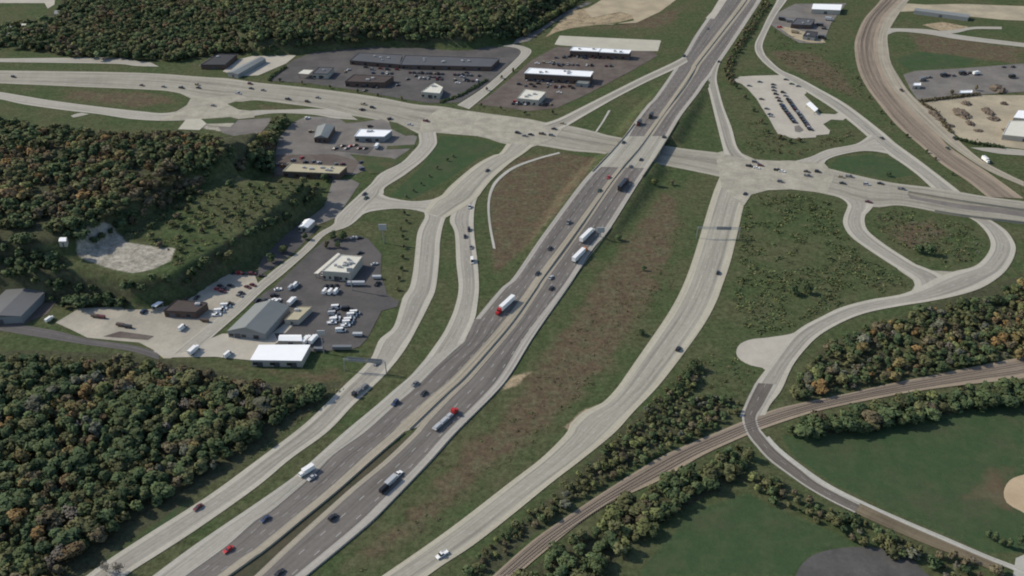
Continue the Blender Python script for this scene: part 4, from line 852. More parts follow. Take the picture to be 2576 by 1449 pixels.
def truck_shape(kind):
    out = []
    if kind == 'semi':
        cab = MB(); cab.box(5.6, 7.4, -1.2, 1.2, 1.0, 3.0, tx=0.1, ty=0.08); cab.box(7.4, 9.2, -1.05, 1.05, 0.9, 2.0, tx=0.12, ty=0.1); cab.box(5.5, 7.0, -1.15, 1.15, 3.0, 3.7, tx=0.25, ty=0.15)
        out.append(("cab", cab, 'paint'))
        g = MB(); g.box(7.32, 7.45, -1.0, 1.0, 2.05, 2.85); out.append(("windscreen", g, 'glass'))
        tr = MB(); tr.box(-9.0, 4.9, -1.28, 1.28, 1.15, 4.1); out.append(("trailer", tr, 'paint2'))
        ch = MB(); ch.box(-8.8, 9.0, -0.5, 0.5, 0.7, 1.14); out.append(("chassis", ch, 'chassis'))
        wh = [(x, y, 0.52, 0.5) for x in (-7.8, -6.5, 4.2, 5.5, 8.2) for y in (-1.0, 1.0)]
    elif kind == 'flatbed':
        cab = MB(); cab.box(5.6, 7.4, -1.2, 1.2, 1.0, 3.0, tx=0.1, ty=0.08); cab.box(7.4, 9.2, -1.05, 1.05, 0.9, 2.0, tx=0.12, ty=0.1); cab.box(5.5, 7.0, -1.15, 1.15, 3.0, 3.6, tx=0.25, ty=0.15)
        out.append(("cab", cab, 'paint'))
        g = MB(); g.box(7.32, 7.45, -1.0, 1.0, 2.05, 2.85); out.append(("windscreen", g, 'glass'))
        tr = MB(); tr.box(-9.0, 4.9, -1.28, 1.28, 1.15, 1.45); tr.box(-8.4, -4.0, -1.0, 1.0, 1.45, 2.2, tx=0.1, ty=0.1); tr.box(-3.4, 1.0, -1.0, 1.0, 1.45, 2.1, tx=0.1, ty=0.1); tr.box(1.6, 4.4, -0.9, 0.9, 1.45, 2.3, tx=0.1, ty=0.1)
        out.append(("loaded_trailer", tr, 'paint2'))
        ch = MB(); ch.box(-8.8, 9.0, -0.5, 0.5, 0.7, 1.14); out.append(("chassis", ch, 'chassis'))
        wh = [(x, y, 0.52, 0.5) for x in (-7.8, -6.5, 4.2, 5.5, 8.2) for y in (-1.0, 1.0)]
    elif kind == 'box':
        cab = MB(); cab.box(2.0, 3.9, -1.0, 1.0, 0.6, 2.3, tx=0.18, ty=0.1); out.append(("cab", cab, 'paint'))
        g = MB(); g.box(3.66, 3.86, -0.85, 0.85, 1.45, 2.05); out.append(("windscreen", g, 'glass'))
        b = MB(); b.box(-3.9, 1.9, -1.2, 1.2, 0.95, 3.3); out.append(("cargo_box", b, 'paint2'))
        ch = MB(); ch.box(-3.7, 3.6, -0.45, 0.45, 0.5, 0.94); out.append(("chassis", ch, 'chassis'))
        wh = [(x, y, 0.45, 0.35) for x in (-2.4, 2.7) for y in (-0.95, 0.95)]
    elif kind == 'trailer':
        b = MB(); b.box(-3.4, 3.4, -1.15, 1.15, 0.75, 2.7); out.append(("cargo_box", b, 'paint'))
        ch = MB(); ch.box(-3.3, 4.6, -0.3, 0.3, 0.5, 0.74); out.append(("drawbar", ch, 'chassis'))
        wh = [(x, y, 0.38, 0.3) for x in (-1.3, -0.4) for y in (-1.0, 1.0)]
    elif kind == 'long_trailer':
        b = MB(); b.box(-6.5, 6.5, -1.25, 1.25, 1.1, 3.6); out.append(("cargo_box", b, 'paint'))
        ch = MB(); ch.box(-6.3, 6.0, -0.4, 0.4, 0.7, 1.09); ch.box(4.2, 4.5, -0.8, 0.8, 0, 0.8); out.append(("landing_gear", ch, 'chassis'))
        wh = [(x, y, 0.5, 0.4) for x in (-5.2, -4.0) for y in (-1.0, 1.0)]
    elif kind == 'carrier':
        cab = MB(); cab.box(3.4, 5.6, -1.15, 1.15, 0.8, 2.9, tx=0.15, ty=0.1); out.append(("cab", cab, 'paint'))
        g = MB(); g.box(5.3, 5.52, -0.9, 0.9, 1.8, 2.5); out.append(("windscreen", g, 'glass'))
        b = MB(); b.box(-5.6, 3.0, -1.2, 1.2, 0.8, 1.2); b.box(-5.2, -1.4, -0.95, 0.95, 1.2, 2.2, tx=0.5, ty=0.12); b.box(-0.9, 2.7, -0.95, 0.95, 1.2, 2.3, tx=0.5, ty=0.12); out.append(("loaded_bed", b, 'paint2'))
        ch = MB(); ch.box(-5.4, 5.2, -0.5, 0.5, 0.5, 0.79); out.append(("chassis", ch, 'chassis'))
        wh = [(x, y, 0.48, 0.4) for x in (-3.9, -2.7, 4.2) for y in (-1.0, 1.0)]
    return out, wh
SHAPES = {'sedan': car_shape(4.7, 1.84, 1.45, 'sedan'), 'suv': car_shape(4.8, 1.95, 1.8, 'suv'), 'van': car_shape(5.8, 2.05, 2.5, 'van'), 'pickup': car_shape(5.6, 2.0, 1.9, 'pickup')}
for k in ('semi','flatbed','box','trailer','long_trailer','carrier'): SHAPES[k] = truck_shape(k)
NAMES = {'sedan':'car','suv':'suv','van':'van','pickup':'pickup_truck','semi':'semi_truck','flatbed':'flatbed_truck','box':'box_truck','trailer':'trailer','long_trailer':'semi_trailer','carrier':'car_carrier'}
CATS = {'sedan':'car','suv':'SUV','van':'van','pickup':'pickup','semi':'truck','flatbed':'truck','box':'truck','trailer':'trailer','long_trailer':'trailer','carrier':'truck'}
_pm, _jm = {}, {}
def part_meshes(kind):
    if kind not in _pm:
        parts, wh = SHAPES[kind]; L = []
        for nm, mb, mt in parts: L.append((nm, mb.mesh(kind + "_" + nm, M['paint'] if mt.startswith('paint') else M[mt]), mt))
        wm = {}
        for x, y, r, w in wh:
            if (r, w) not in wm:
                wm[(r, w)] = (wheel_mb(r, w).mesh(kind + "_tyre", M['tyre']), wheel_mb(r * 0.55, w * 1.04).mesh(kind + "_rim", M['rim']))
        _pm[kind] = (L, wh, wm)
    return _pm[kind]
def joined(kind, two):
    if (kind, two) not in _jm:
        parts, wh = SHAPES[kind]; mb = MB(); mats = [M['paint']]; idx = {'paint': 0, 'paint2': 0}
        for nm, b, mt in parts:
            if mt not in idx: idx[mt] = len(mats); mats.append(M[mt])
            mb.add(b.v, b.f, idx[mt])
        mats.append(M['tyre'])
        for x, y, r, w in wh: b = wheel_mb(r, w); mb.add([(v[0]+x, v[1]+y, v[2]+r) for v in b.v], b.f, len(mats) - 1)
        _jm[(kind, two)] = mb.mesh(kind + "_whole", mats)
    return _jm[(kind, two)]
COLS = {'dark':(0.022,0.023,0.026),'black':(0.012,0.012,0.013),'white':(0.80,0.80,0.78),'silver':(0.42,0.43,0.44),'grey':(0.16,0.165,0.17),'red':(0.42,0.02,0.022),'maroon':(0.11,0.018,0.022),
        'blue':(0.03,0.05,0.11),'tan':(0.34,0.28,0.18),'brown':(0.08,0.05,0.03),'orange':(0.5,0.17,0.03),'green':(0.03,0.06,0.035)}
def vehicle(kind, p, heading, col, label, group=None, col2=None, detail=True, hw=False, dirpx=None, s=1.0):
    if hw: w = on_highway([p])[0]
    else: w = np.append(flat([p])[0], 0.0)
    if dirpx is not None:
        f = on_highway if hw else (lambda q: np.column_stack([flat(q), [0]*len(q)]))
        a, b = f([p, (p[0] + dirpx[0], p[1] + dirpx[1])]); heading = math.atan2(b[1] - a[1], b[0] - a[0])
    loc = (w[0], w[1], w[2] + 0.2); c1 = COLS[col]; c2 = COLS[col2] if col2 else c1
    if not detail:
        o = new_obj(NAMES[kind], joined(kind, False), None, loc, heading); o.color = (*c1, 1); o.scale = (s, s, s)
        return tag(o, label, CATS[kind], group)
    root = empty(NAMES[kind], loc, heading); root.scale = (s, s, s); tag(root, label, CATS[kind], group)
    L, wh, wm = part_meshes(kind)
    for nm, me, mt in L:
        o = new_obj(nm, me, root)
        if mt.startswith('paint'): o.color = (*(c2 if mt == 'paint2' else c1), 1)
    for x, y, r, w_ in wh:
        t, rm = wm[(r, w_)]; o = new_obj("wheel", t, root, (x, y, r)); new_obj("rim", rm, o)
    return root

# freeway and ramp traffic: (kind, position, colour, second colour, label)
SBD, NBD = (-52, 45), (52, -45)
near = [('semi',(1271,775),'red','white',"white semi trailer with red cab heading down the southbound lanes",1,(-50,46)),
 ('semi',(1477,597),'white','white',"all-white semi truck, upper of two white trailers northbound",1,(36,-38)),
 ('semi',(1459,646),'orange','white',"white semi trailer with orange cab following the all-white semi northbound",1,(36,-38)),
 ('flatbed',(1121,1060),'red','silver',"red-cabbed flatbed truck with grey loads in the northbound lanes",1,(68,-60)),
 ('semi',(1568,469),'maroon','dark',"dark semi truck northbound just below the bridge",1,(34,-42)),
 ('box',(772,1191),'white','white',"white box truck in the pale outer southbound lane",1,(-60,38)),
 ('sedan',(785,1204),'silver',None,"silver car close beside the white box truck",1,(-60,42)),
 ('pickup',(1001,1197),'white',None,"white pickup leading a small convoy in the right northbound lane",1,(60,-56)),
 ('trailer',(984,1215),'silver',None,"small silver trailer between the white pickup and the black van northbound",1,(60,-56)),
 ('van',(968,1233),'black',None,"black van at the tail of the small convoy northbound",1,(60,-56)),
 ('carrier',(907,986),'dark','grey',"dark car carrier on the outer road just below the gantry",0,(-42,34)),
 ('sedan',(1044,968),'grey',None,"grey car in the southbound lanes nearest the ramp merge",1,SBD),
 ('sedan',(1066,992),'dark',None,"dark car in the middle southbound lanes below the merge",1,SBD),
 ('suv',(994,1016),'blue',None,"dark blue SUV in the outer southbound lane below the merge",1,SBD),
 ('suv',(838,1304),'dark',None,"dark SUV in the left northbound lane near the bottom",1,(60,-50)),
 ('sedan',(668,1308),'blue',None,"dark blue car in the southbound lanes near the bottom",1,(-60,42)),
 ('sedan',(575,1385),'red',None,"red car lowest in the southbound lanes",1,(-60,42)),
 ('sedan',(704,1443),'dark',None,"dark car at the bottom edge of the northbound lanes",1,(60,-46)),
 ('sedan',(499,1279),'maroon',None,"maroon car on the outer road beside the lower left wood",0,(-60,42)),
 ('pickup',(1112,1398),'white',None,"white pickup on the wide right ramp at the bottom",0,(-50,32)),
 ('suv',(1706,880),'dark',None,"dark SUV lower of two on the wide right ramp",0,(34,-44)),
 ('sedan',(1806,688),'dark',None,"dark car upper of two on the wide right ramp",0,(12,-40)),
 ('sedan',(1874,489),'dark',None,"dark car turning at the top of the wide right ramp",0,(20,-26)),
 ('sedan',(947,916),'grey',None,"grey car on the outer road just above the gantry",0,(-40,48)),
 ('suv',(1430,562),'grey',None,"grey SUV in the southbound lanes left of the brown meadow",1,(-36,42)),
 ('sedan',(1383,627),'dark',None,"dark car in the middle southbound lanes, second below the bridge",1,(-36,44)),
 ('sedan',(1352,690),'dark',None,"dark car in the southbound lanes above the red-cabbed semi",1,(-36,44)),
 ('sedan',(1386,700),'silver',None,"silver car at the left of the northbound lanes beside the barrier",1,(36,-42)),
 ('sedan',(1387,727),'dark',None,"dark car just behind the silver car northbound",1,(36,-42)),
 ('sedan',(1508,481),'green',None,"dark green car in the southbound lanes just below the bridge",1,(-32,40)),
 ('sedan',(1531,448),'red',None,"faded red car southbound leaving the bridge",1,(-32,40)),
 ('sedan',(1612,403),'dark',None,"dark car northbound on the bridge",1,(30,-42)),
 ('sedan',(1586,420),'grey',None,"grey car northbound at the start of the bridge",1,(30,-42)),
 ('sedan',(1568,360),'dark',None,"dark car southbound on the upper end of the bridge",1,(-30,40)),
 ('suv',(1670,346),'dark',None,"dark SUV northbound at the far end of the bridge",1,(30,-42)),
 ('box',(1607,314),'maroon','dark',"dark maroon box truck, lower of two trucks above the bridge",1,(-28,34)),
 ('box',(1637,296),'dark','black',"black box truck, upper of two trucks above the bridge",1,(-28,34)),
 ('sedan',(1808,156),'dark',None,"dark car northbound near the top ramp gore",1,(24,-40)),
 ('suv',(1720,143),'dark',None,"dark SUV at the top of the left exit ramp",1,(-30,16)),
 ('sedan',(1780,73),'grey',None,"grey car highest in the southbound lanes",1,(-24,32)),
 ('suv',(1181,523),'silver',None,"silver SUV highest on the two-lane entrance ramp",0,(-2,30)),
 ('suv',(1180,580),'dark',None,"dark SUV on the entrance ramp above a second dark car",0,(2,30)),
 ('sedan',(1170,597),'dark',None,"dark car close below the dark SUV on the entrance ramp",0,(2,30)),
 ('sedan',(1185,624),'grey',None,"grey car on the entrance ramp above the white van",0,(3,30)),
 ('van',(1188,659),'white',None,"white van lowest on the two-lane entrance ramp",0,(3,30)),
 ('sedan',(1226,431),'dark',None,"dark car on the wide approach below the left junction",0,(-30,30)),
 ('sedan',(917,490),'dark',None,"dark car waiting at the street bend, upper of a pair",0,(-20,18)),
 ('sedan',(921,500),'green',None,"dark green car waiting at the street bend, lower of a pair",0,(-20,18)),
 ('sedan',(2218,349),'dark',None,"dark car on the outer road at the link junction",0,(-30,-22))]
for kind, p, c1, c2, lab, hwy, d in near:
    vehicle(kind, p, 0, c1, lab, "freeway and ramp traffic", c2, True, bool(hwy), d)
# cars on the arterial, left to right
T = lambda c, r, x, y: (c * 644 + x / 4, r * 362.25 + y / 4)
art = [T(0,0,140,780),T(0,0,1430,865),T(0,0,1650,880),T(0,0,1830,890),T(0,0,2000,890),T(0,0,2150,1070),T(0,0,2400,945),T(0,0,2520,850),T(0,0,2530,897),T(0,0,1990,860),
 T(1,0,75,915),T(1,0,325,1005),T(1,0,520,1030),T(1,0,625,990),T(1,0,1085,1055),T(1,0,1175,1090),T(1,0,1065,1110),T(1,0,1350,1200),T(1,0,1550,1260),T(1,0,1715,1225),
 T(2,0,510,1250),T(2,0,425,1305),T(2,0,130,1375),T(2,0,190,1362),T(2,0,305,1355),T(2,0,400,1370),T(2,0,60,1345),T(2,1,2390,230),T(2,1,2460,247),T(2,1,2445,190),T(2,1,2500,222),
 T(3,1,95,270),T(3,1,140,283),T(3,1,390,285),T(3,1,500,287),T(3,1,400,327),T(3,1,735,338),T(3,1,820,335),T(3,1,750,402),T(3,1,125,387),T(3,1,990,413),T(3,1,1130,405),T(3,1,1345,460),T(3,1,1010,590)]
art.sort()
acol = ['dark','brown','grey','dark','tan','dark','grey','silver','maroon','dark','grey']
for i, p in enumerate(art):
    c = 'white' if i in (29, 33) else acol[i % len(acol)]
    k = ('suv','sedan','sedan','pickup')[i % 4]
    vehicle(k, p, 0, c, f"{c} {CATS[k]} on the arterial, {ordinal(i + 1)} vehicle counting from the left edge", "cars on the arterial road", None, False, False, (40, 7), 1.05)
def rowcars(pts, cols, kinds, d, place, group, s=1.0):
    for i, p in enumerate(pts):
        c, k = cols[i % len(cols)], kinds[i % len(kinds)]
        vehicle(k, p, 0, c, f"{c} {CATS[k]} {place.format(o=ordinal(i + 1))}", group, None, False, False, d, s)
U = lambda x0, y0, X, Y: (x0 * 0.670833 + X / 6, y0 * 0.670833 + Y / 6)
pk = lambda L: [U(2720, 240, x, y) for x, y in L]
def dense(L):
    o = []
    for a, b in zip(L[:-1], L[1:]): o += [a, ((a[0] + b[0]) / 2, (a[1] + b[1]) / 2)]
    return o + [L[-1]]
rowcars(dense(pk([(725,320),(735,410),(790,520),(850,620),(885,680),(915,720),(945,755),(970,790),(995,825),(1020,858),(1050,895)])), ['dark','grey','black','dark','maroon','dark','black','blue','dark'], ['sedan','suv'], (30,4), "in the left row of the commuter lot, {o} from its far end", "cars in the commuter lot")
rowcars(dense(pk([(870,440),(950,545),(985,595),(1025,650),(1060,700),(1100,745),(1135,790),(1160,830),(1190,870),(1215,905),(1240,945),(1265,975),(1290,1005)])), ['dark','grey','dark','black','brown','dark','blue','dark','maroon','dark','silver','black'], ['suv','sedan'], (30,4), "in the right row of the commuter lot, {o} from its far end", "cars in the commuter lot")
rowcars(pk([(520,280),(360,338),(545,540),(625,685),(675,770),(690,800),(915,245),(1000,310),(1100,345)]), ['blue','grey','brown','grey','dark','silver','dark','green','grey'], ['sedan'], (30,3), "parked apart in the commuter lot, {o} of nine clockwise", "cars in the commuter lot")
dl = lambda L: [U(800, 1000, x, y) for x, y in L]
rowcars(dl([(1690,390),(1775,395),(1860,390)]), ['white'], ['van'], (20,-24), "in the row of three behind the showroom front, {o} from the left", "vans in the dealer lot")
rowcars(dl([(1700,312),(1770,308),(1850,305)]), ['dark'], ['sedan'], (20,-24), "behind the three white vans in the dealer lot, {o} from the left", "dark cars in the dealer lot")
rowcars(dl([(1860,632),(1800,655),(1810,725),(1850,785),(1835,825),(1790,860)]), ['white','grey','silver','white','white','white'], ['van','pickup'], (30,-2), "in the left column of trucks in the dealer lot, {o} from the top", "work trucks in the dealer lot")
rowcars(dl([(2010,655),(2080,672),(2140,715),(2095,752),(2070,790),(2050,828),(2030,865),(1995,902),(1925,980)]), ['dark','dark','white','white','silver','white','white','white','white'], ['van','pickup','van'], (30,-2), "in the right column of trucks in the dealer lot, {o} from the top", "work trucks in the dealer lot")
rowcars(dl([(1245,297),(1180,332)]), ['white','silver'], ['van'], (20,-20), "between the showroom and the grey sales hall, {o} from the right", "vans in the dealer lot")
rowcars(dl([(665,520),(790,522),(905,520),(980,528)]), ['dark','dark','white','white'], ['sedan','suv'], (20,-16), "behind the grey sales hall, {o} from the left", "cars behind the sales hall")
rowcars(dl([(1195,555)]), ['white'], ['box'], (20,-20), "alone behind the tan flat-roofed shed", "vans in the dealer lot")
rowcars(dl([(1410,1140),(1520,1130)]), ['white'], ['box'], (18,-20), "beside the white workshop's far corner, {o} from the left", "box trucks by the workshop")
rowcars(dl([(2160,287),(2470,185),(2180,1050),(1950,1262),(1600,1275)]), ['silver','silver','silver','grey','grey'], ['long_trailer','trailer','trailer','long_trailer','trailer'], (30,0), "at the edge of the dealer lot, {o} going clockwise from its top", "trailers round the dealer lot", 0.8)
rowcars(dl([(330,112),(410,115),(490,118),(590,120),(735,148)]), ['dark','red','dark','maroon','brown'], ['sedan','suv'], (30,-2), "in the far row of the gravel lot, {o} from the left", "cars in the gravel lot")
rowcars(dl([(115,305),(180,345),(265,300),(70,355),(150,385),(520,320),(600,290),(430,410),(400,450)]), ['dark','dark','black','red','maroon','maroon','maroon','dark','grey'], ['sedan'], (30,10), "scattered mid gravel lot, {o} of nine in two clusters", "cars in the gravel lot")
rowcars(dl([(240,575),(190,610),(140,650),(95,692),(50,740)]), ['brown','white','white','white','white'], ['pickup','van'], (30,-2), "in the column beside the street in the gravel lot, {o} from the top", "vans by the street")
gl = lambda L: [U(160, 1000, x, y) for x, y in L]
rowcars(gl([(1945,725),(2060,735),(2160,740),(2265,730)]), ['dark','blue','dark','dark'], ['suv','sedan'], (18,-18), "parked in front of the brown-roofed office, {o} from the left", "cars by the lot office")
rowcars(gl([(2050,475),(2110,478),(2180,478),(2330,480)]), ['red','red','brown','dark'], ['sedan'], (18,-18), "parked behind the brown-roofed office, {o} from the left", "cars by the lot office")
rowcars(gl([(1530,692)]), ['blue'], ['suv'], (20,-18), "alone in the gravel lot left of the office", "cars in the gravel lot")
rowcars(gl([(2110,940),(2290,1292)]), ['white'], ['van','box'], (20,-18), "on the concrete apron, {o} from the office", "vans on the apron")
rowcars(gl([(1150,557)]), ['white'], ['long_trailer'], (30,0), "at the back edge of the gravel lot under the trees", "trailers in the gravel lot", 0.75)
rowcars(gl([(110,815)]), ['white'], ['box'], (20,-14), "at the far left tip of the gravel lot", "trucks in the gravel lot", 0.7)
rowcars(gl([(800,768),(890,778),(1180,900),(1290,925),(2450,832)]), ['brown','maroon','brown','dark','brown'], ['trailer'], (30,4), "loose on the gravel lot, {o} from the left", "trailers in the gravel lot", 0.7)
rowcars(dl([(560,1050),(225,1345)]), ['maroon','white'], ['suv','van'], (20,-16), "in front of the grey sales hall, {o} from the hall", "cars on the apron")
rowcars([U(960,740,x,y) for x, y in [(1015,1172),(1060,1195),(1180,1172),(1240,1180)]], ['silver','dark','dark','silver'], ['sedan'], (12,-14), "in front of the showroom, {o} from the left", "cars at the showroom")
rowcars([U(960,740,x,y) for x, y in [(1790,1020),(1560,625),(1480,620),(1570,850)]], ['silver','dark','silver','dark'], ['sedan'], (24,-6), "on the far side of the showroom, {o} counting from the near one", "cars at the showroom")
rowcars([U(960,400,x,y) for x, y in [(1830,622)]], ['white'], ['box'], (14,-20), "bright in the small dark car lot", "trucks by the car lot")
rowcars([U(960,400,x,y) for x, y in [(1200,640),(1310,600),(1370,640),(1430,605),(1500,590),(1560,640),(1650,640)]], ['dark','brown','grey','red','brown','maroon','dark'], ['sedan'], (24,-10), "in the small dark car lot, {o} from the left", "cars in the small car lot")
rowcars([U(960,400,x,y) for x, y in [(320,890),(410,900),(480,880),(560,820),(690,780),(750,850),(860,840),(950,860),(1200,880),(1310,880),(1580,850),(1600,950),(720,930)]], ['brown','orange','tan','grey','red','dark','grey','silver','grey','maroon','blue','blue','green'], ['sedan','suv'], (16,-12), "parked behind the long tan-roofed building, {o} in the line from the left", "cars by the service building")
rowcars([U(960,400,x,y) for x, y in [(775,185),(1720,305),(1610,55),(830,385),(2020,195)]], ['white','brown','brown','tan','brown'], ['suv'], (24,-6), "on the driveways below the arterial, {o} in a zigzag from the left", "cars on the driveways")
rt = lambda L: [U(960, 140, x, y) for x, y in L]
rowcars(rt([(1660,460),(1760,495),(1880,480),(1990,495),(2130,495),(2280,480)]), ['dark','grey','maroon','dark','maroon','grey'], ['sedan','suv'], (28,3), "between the brown-roofed restaurant and the long stores, {o} from the left", "cars in the upper retail lot")
rowcars(rt([(1700,730),(1650,810),(2410,590),(2290,640),(2140,730),(1400,500)]), ['brown','green','dark','dark','dark','silver'], ['sedan'], (24,-8), "scattered round the brown-roofed restaurant, {o} of six", "cars in the upper retail lot")
mt = lambda L: [U(1600, 60, x, y) for x, y in L]
rowcars(mt([(60,930),(130,935),(205,935),(610,865),(535,925),(470,1020),(590,960)]), ['dark','maroon','black','dark','silver','white','dark'], ['sedan'], (24,2), "behind the small white-roofed corner restaurant, {o} from the left", "cars in the upper retail lot")
rowcars(mt([(1690,1030),(1840,1045),(1580,1040),(2170,1075),(2060,1075),(1400,1040),(2000,1165),(1500,1310),(1610,1330),(1345,1305)]), ['black','silver','dark','brown','maroon','dark','white','dark','maroon','red'], ['sedan','suv'], (24,2), "in the strip mall car park by the white restaurant, {o} of ten", "cars in the strip mall lot")
rowcars(mt([(1670,725),(1780,715),(1870,720),(1925,710),(1960,640),(2370,605),(2480,605),(2080,640),(2010,760),(2400,650)]), ['white','tan','silver','tan','dark','white','silver','dark','black','blue'], ['sedan','suv'], (24,2), "between the two rows of strip malls, {o} of ten", "cars in the strip mall lot")
def carline(a, b, n, cols, place, group, d, skip=0.25):
    r2 = random.Random(int(a[0] * 7 + b[1])); pts = []
    for i in range(n):
        t = i / (n - 1)
        if r2.random() > skip: pts.append((a[0] * (1 - t) + b[0] * t, a[1] * (1 - t) + b[1] * t))
    c2 = [r2.choice(cols) for _ in range(23)]
    rowcars(pts, c2, ['sedan', 'suv', 'sedan', 'pickup'], d, place, group)
LOTC = ['dark','silver','white','grey','maroon','black','blue','dark','tan']
carline((1000,182),(1215,192), 22, LOTC, "in the front row before the wide dark store, {o} from the left", "cars in the upper retail lot", (6,-14))
carline((1010,196),(1200,205), 18, LOTC, "in the second row before the wide dark store, {o} from the left", "cars in the upper retail lot", (6,-14), 0.45)
carline((868,182),(985,186), 11, LOTC, "in the row before the left dark store, {o} from the left", "cars in the upper retail lot", (6,-14), 0.4)
carline((872,214),(960,222), 9, LOTC, "along the near side of the brown-roofed restaurant, {o} from the left", "cars in the upper retail lot", (6,-14), 0.3)
carline((1325,202),(1440,208), 13, LOTC, "along the front of the long strip mall, {o} from the left", "cars in the strip mall lot", (6,-14), 0.3)
carline((1300,216),(1440,222), 14, LOTC, "in the second row before the long strip mall, {o} from the left", "cars in the strip mall lot", (6,-14), 0.45)
carline((1290,262),(1385,264), 10, LOTC, "along the near edge of the strip mall car park, {o} from the left", "cars in the strip mall lot", (6,-14), 0.3)
carline((1420,143),(1580,150), 16, LOTC, "in the row before the upper strip malls, {o} from the left", "cars in the strip mall lot", (6,-14), 0.35)
carline((1380,162),(1560,168), 16, LOTC, "in the row behind the long strip mall, {o} from the left", "cars in the strip mall lot", (6,-14), 0.45)
carline((830,716),(950,716), 9, LOTC, "in the row across the middle of the dealer lot, {o} from the left", "cars in the dealer lot", (20,-22), 0.4)
carline((700,730),(660,790), 5, ['white','dark','silver'], "in the line left of the grey sales hall, {o} from the top", "cars in the dealer lot", (24,-4), 0.2)
rowcars([(1968,52),(1985,56),(1962,70),(2000,84),(2062,66),(2074,74),(2085,52),(2025,70),(2046,102),(2068,98)], ['dark','grey','red','tan','dark','black','silver','maroon','brown','dark'], ['box','trailer','pickup'], (24,3), "in the small plant yard at the top, {o} of ten", "vehicles in the plant yard", 1.1)
yr = lambda L: [U(3200, 200, x, y) for x, y in L]
rowcars(yr([(1040,415),(1090,380),(1150,370),(1360,350),(1440,335),(1510,345),(1640,320),(1700,315),(1760,305),(1850,322),(2270,215),(2410,213),(2390,370)]), ['grey','dark','grey','dark','maroon','grey','dark','maroon','dark','white','dark','dark','black'], ['box','sedan','suv'], (30,-6), "in the line across the grey storage yard, {o} from the left", "vehicles in the storage yard")
rowcars(yr([(725,572),(1530,1300),(425,1305)]), ['brown','dark','maroon'], ['suv'], (20,16), "on the gravel road by the upper right railway, {o} of three", "cars on the gravel road") if False else rowcars(yr([(725,572),(1530,1300)]), ['brown','dark'], ['suv'], (20,16), "on the gravel road by the upper right railway, {o} from the top", "cars on the gravel road")
rowcars([(2478,407),(2384,375)], ['white','green'], ['box','sedan'], (24,18), "on the pale lane below the tan yard, {o} of two", "trucks by the tan yard")

# ------------------------------------------------------------------ vegetation
TONES = {'dark green':(0.076,0.110,0.054),'mid green':(0.101,0.137,0.063),'olive':(0.132,0.139,0.067),'yellow-green':(0.168,0.190,0.078),'brown':(0.148,0.128,0.081),'russet':(0.168,0.121,0.069),
         'orange':(0.241,0.162,0.073),'golden':(0.224,0.185,0.084),'grey-green':(0.137,0.146,0.108),'bare grey':(0.168,0.152,0.130)}
def crown_arrays(rx, h, seed, n, size, lobes=7, low=0.2):
    """leaf clumps spread through several lobes: quads as (4n,3)"""
    rg = np.random.RandomState(seed); cs, rs = [], []
    for i in range(lobes):
        a = rg.uniform(0, 2*math.pi); d = rg.uniform(0.15, 0.62) * rx if i else 0
        z = h * rg.uniform(low + 0.15, 0.75) if i else h * 0.62
        cs.append((math.cos(a)*d, math.sin(a)*d, z)); rs.append((rg.uniform(0.38, 0.62) * rx, rg.uniform(0.17, 0.3) * h))
    cs = np.array(cs); rs = np.array(rs); k = rg.randint(0, lobes, n)
    v = rg.normal(size=(n, 3)); v /= np.linalg.norm(v, axis=1)[:, None]; v[:, 2] = np.where(v[:, 2] < -0.5, -v[:, 2], v[:, 2])
    rr = rg.uniform(0.72, 1.08, n)[:, None]
    c = cs[k] + v * rr * np.stack([rs[k, 0], rs[k, 0], rs[k, 1]], 1)
    nrm = v + rg.normal(size=(n, 3)) * 0.55; nrm /= np.linalg.norm(nrm, axis=1)[:, None]
    t = np.cross(nrm, rg.normal(size=(n, 3))); t /= np.linalg.norm(t, axis=1)[:, None]; b = np.cross(nrm, t)
    s = (size * rg.uniform(0.6, 1.35, n))[:, None]
    q = np.stack([c - t*s - b*s*0.6, c + t*s*0.9 - b*s*0.75, c + t*s*0.7 + b*s*0.8, c - t*s*0.8 + b*s*0.7], 1)
    q[..., 2] = np.maximum(q[..., 2], 0.25)
    N = v * 0.8 + nrm * 0.25 + np.array([0, 0, 0.55]); N /= np.linalg.norm(N, axis=1)[:, None]
    return q.reshape(-1, 3), np.repeat(N, 4, 0)
def quads_mesh(name, V, mat, tint=None, N=None):
    me = bpy.data.meshes.new(name); n = len(V) // 4
    me.vertices.add(len(V)); me.vertices.foreach_set("co", V.astype(np.float32).ravel())
    me.loops.add(len(V)); me.loops.foreach_set("vertex_index", np.arange(len(V), dtype=np.int32))
    me.polygons.add(n); me.polygons.foreach_set("loop_start", np.arange(0, 4*n, 4, dtype=np.int32)); me.polygons.foreach_set("loop_total", np.full(n, 4, np.int32))
    me.update(calc_edges=True)
    if tint is not None:
        at = me.color_attributes.new("tint", 'FLOAT_COLOR', 'POINT'); at.data.foreach_set("color", np.column_stack([tint, np.ones(len(V))]).astype(np.float32).ravel())
    me.materials.append(mat)
    if N is not None: me.normals_split_custom_set_from_vertices(N.tolist())
    return me
def crown_mesh(name, qn): return quads_mesh(name, qn[0], M['leaf'], None, qn[1])
NT = 10
CROWN = {}
for i in range(NT):                                         # unit trees: 10 m tall, radius by shape
    for shp, rx, low in (('broad', 4.6, 0.15), ('round', 3.7, 0.15), ('slim', 2.6, 0.1)):
        CROWN[(shp, i)] = crown_mesh(f"{shp}_crown", crown_arrays(rx, 10, i * 7 + len(shp), 560, 0.62 if shp != 'slim' else 0.5, 9 if shp == 'broad' else 7, low))
for i in range(3):
    CROWN[('bare', i)] = crown_mesh("thin_crown", crown_arrays(4.0, 10, 90 + i, 190, 0.4, 9, 0.2))
TRUNK = []
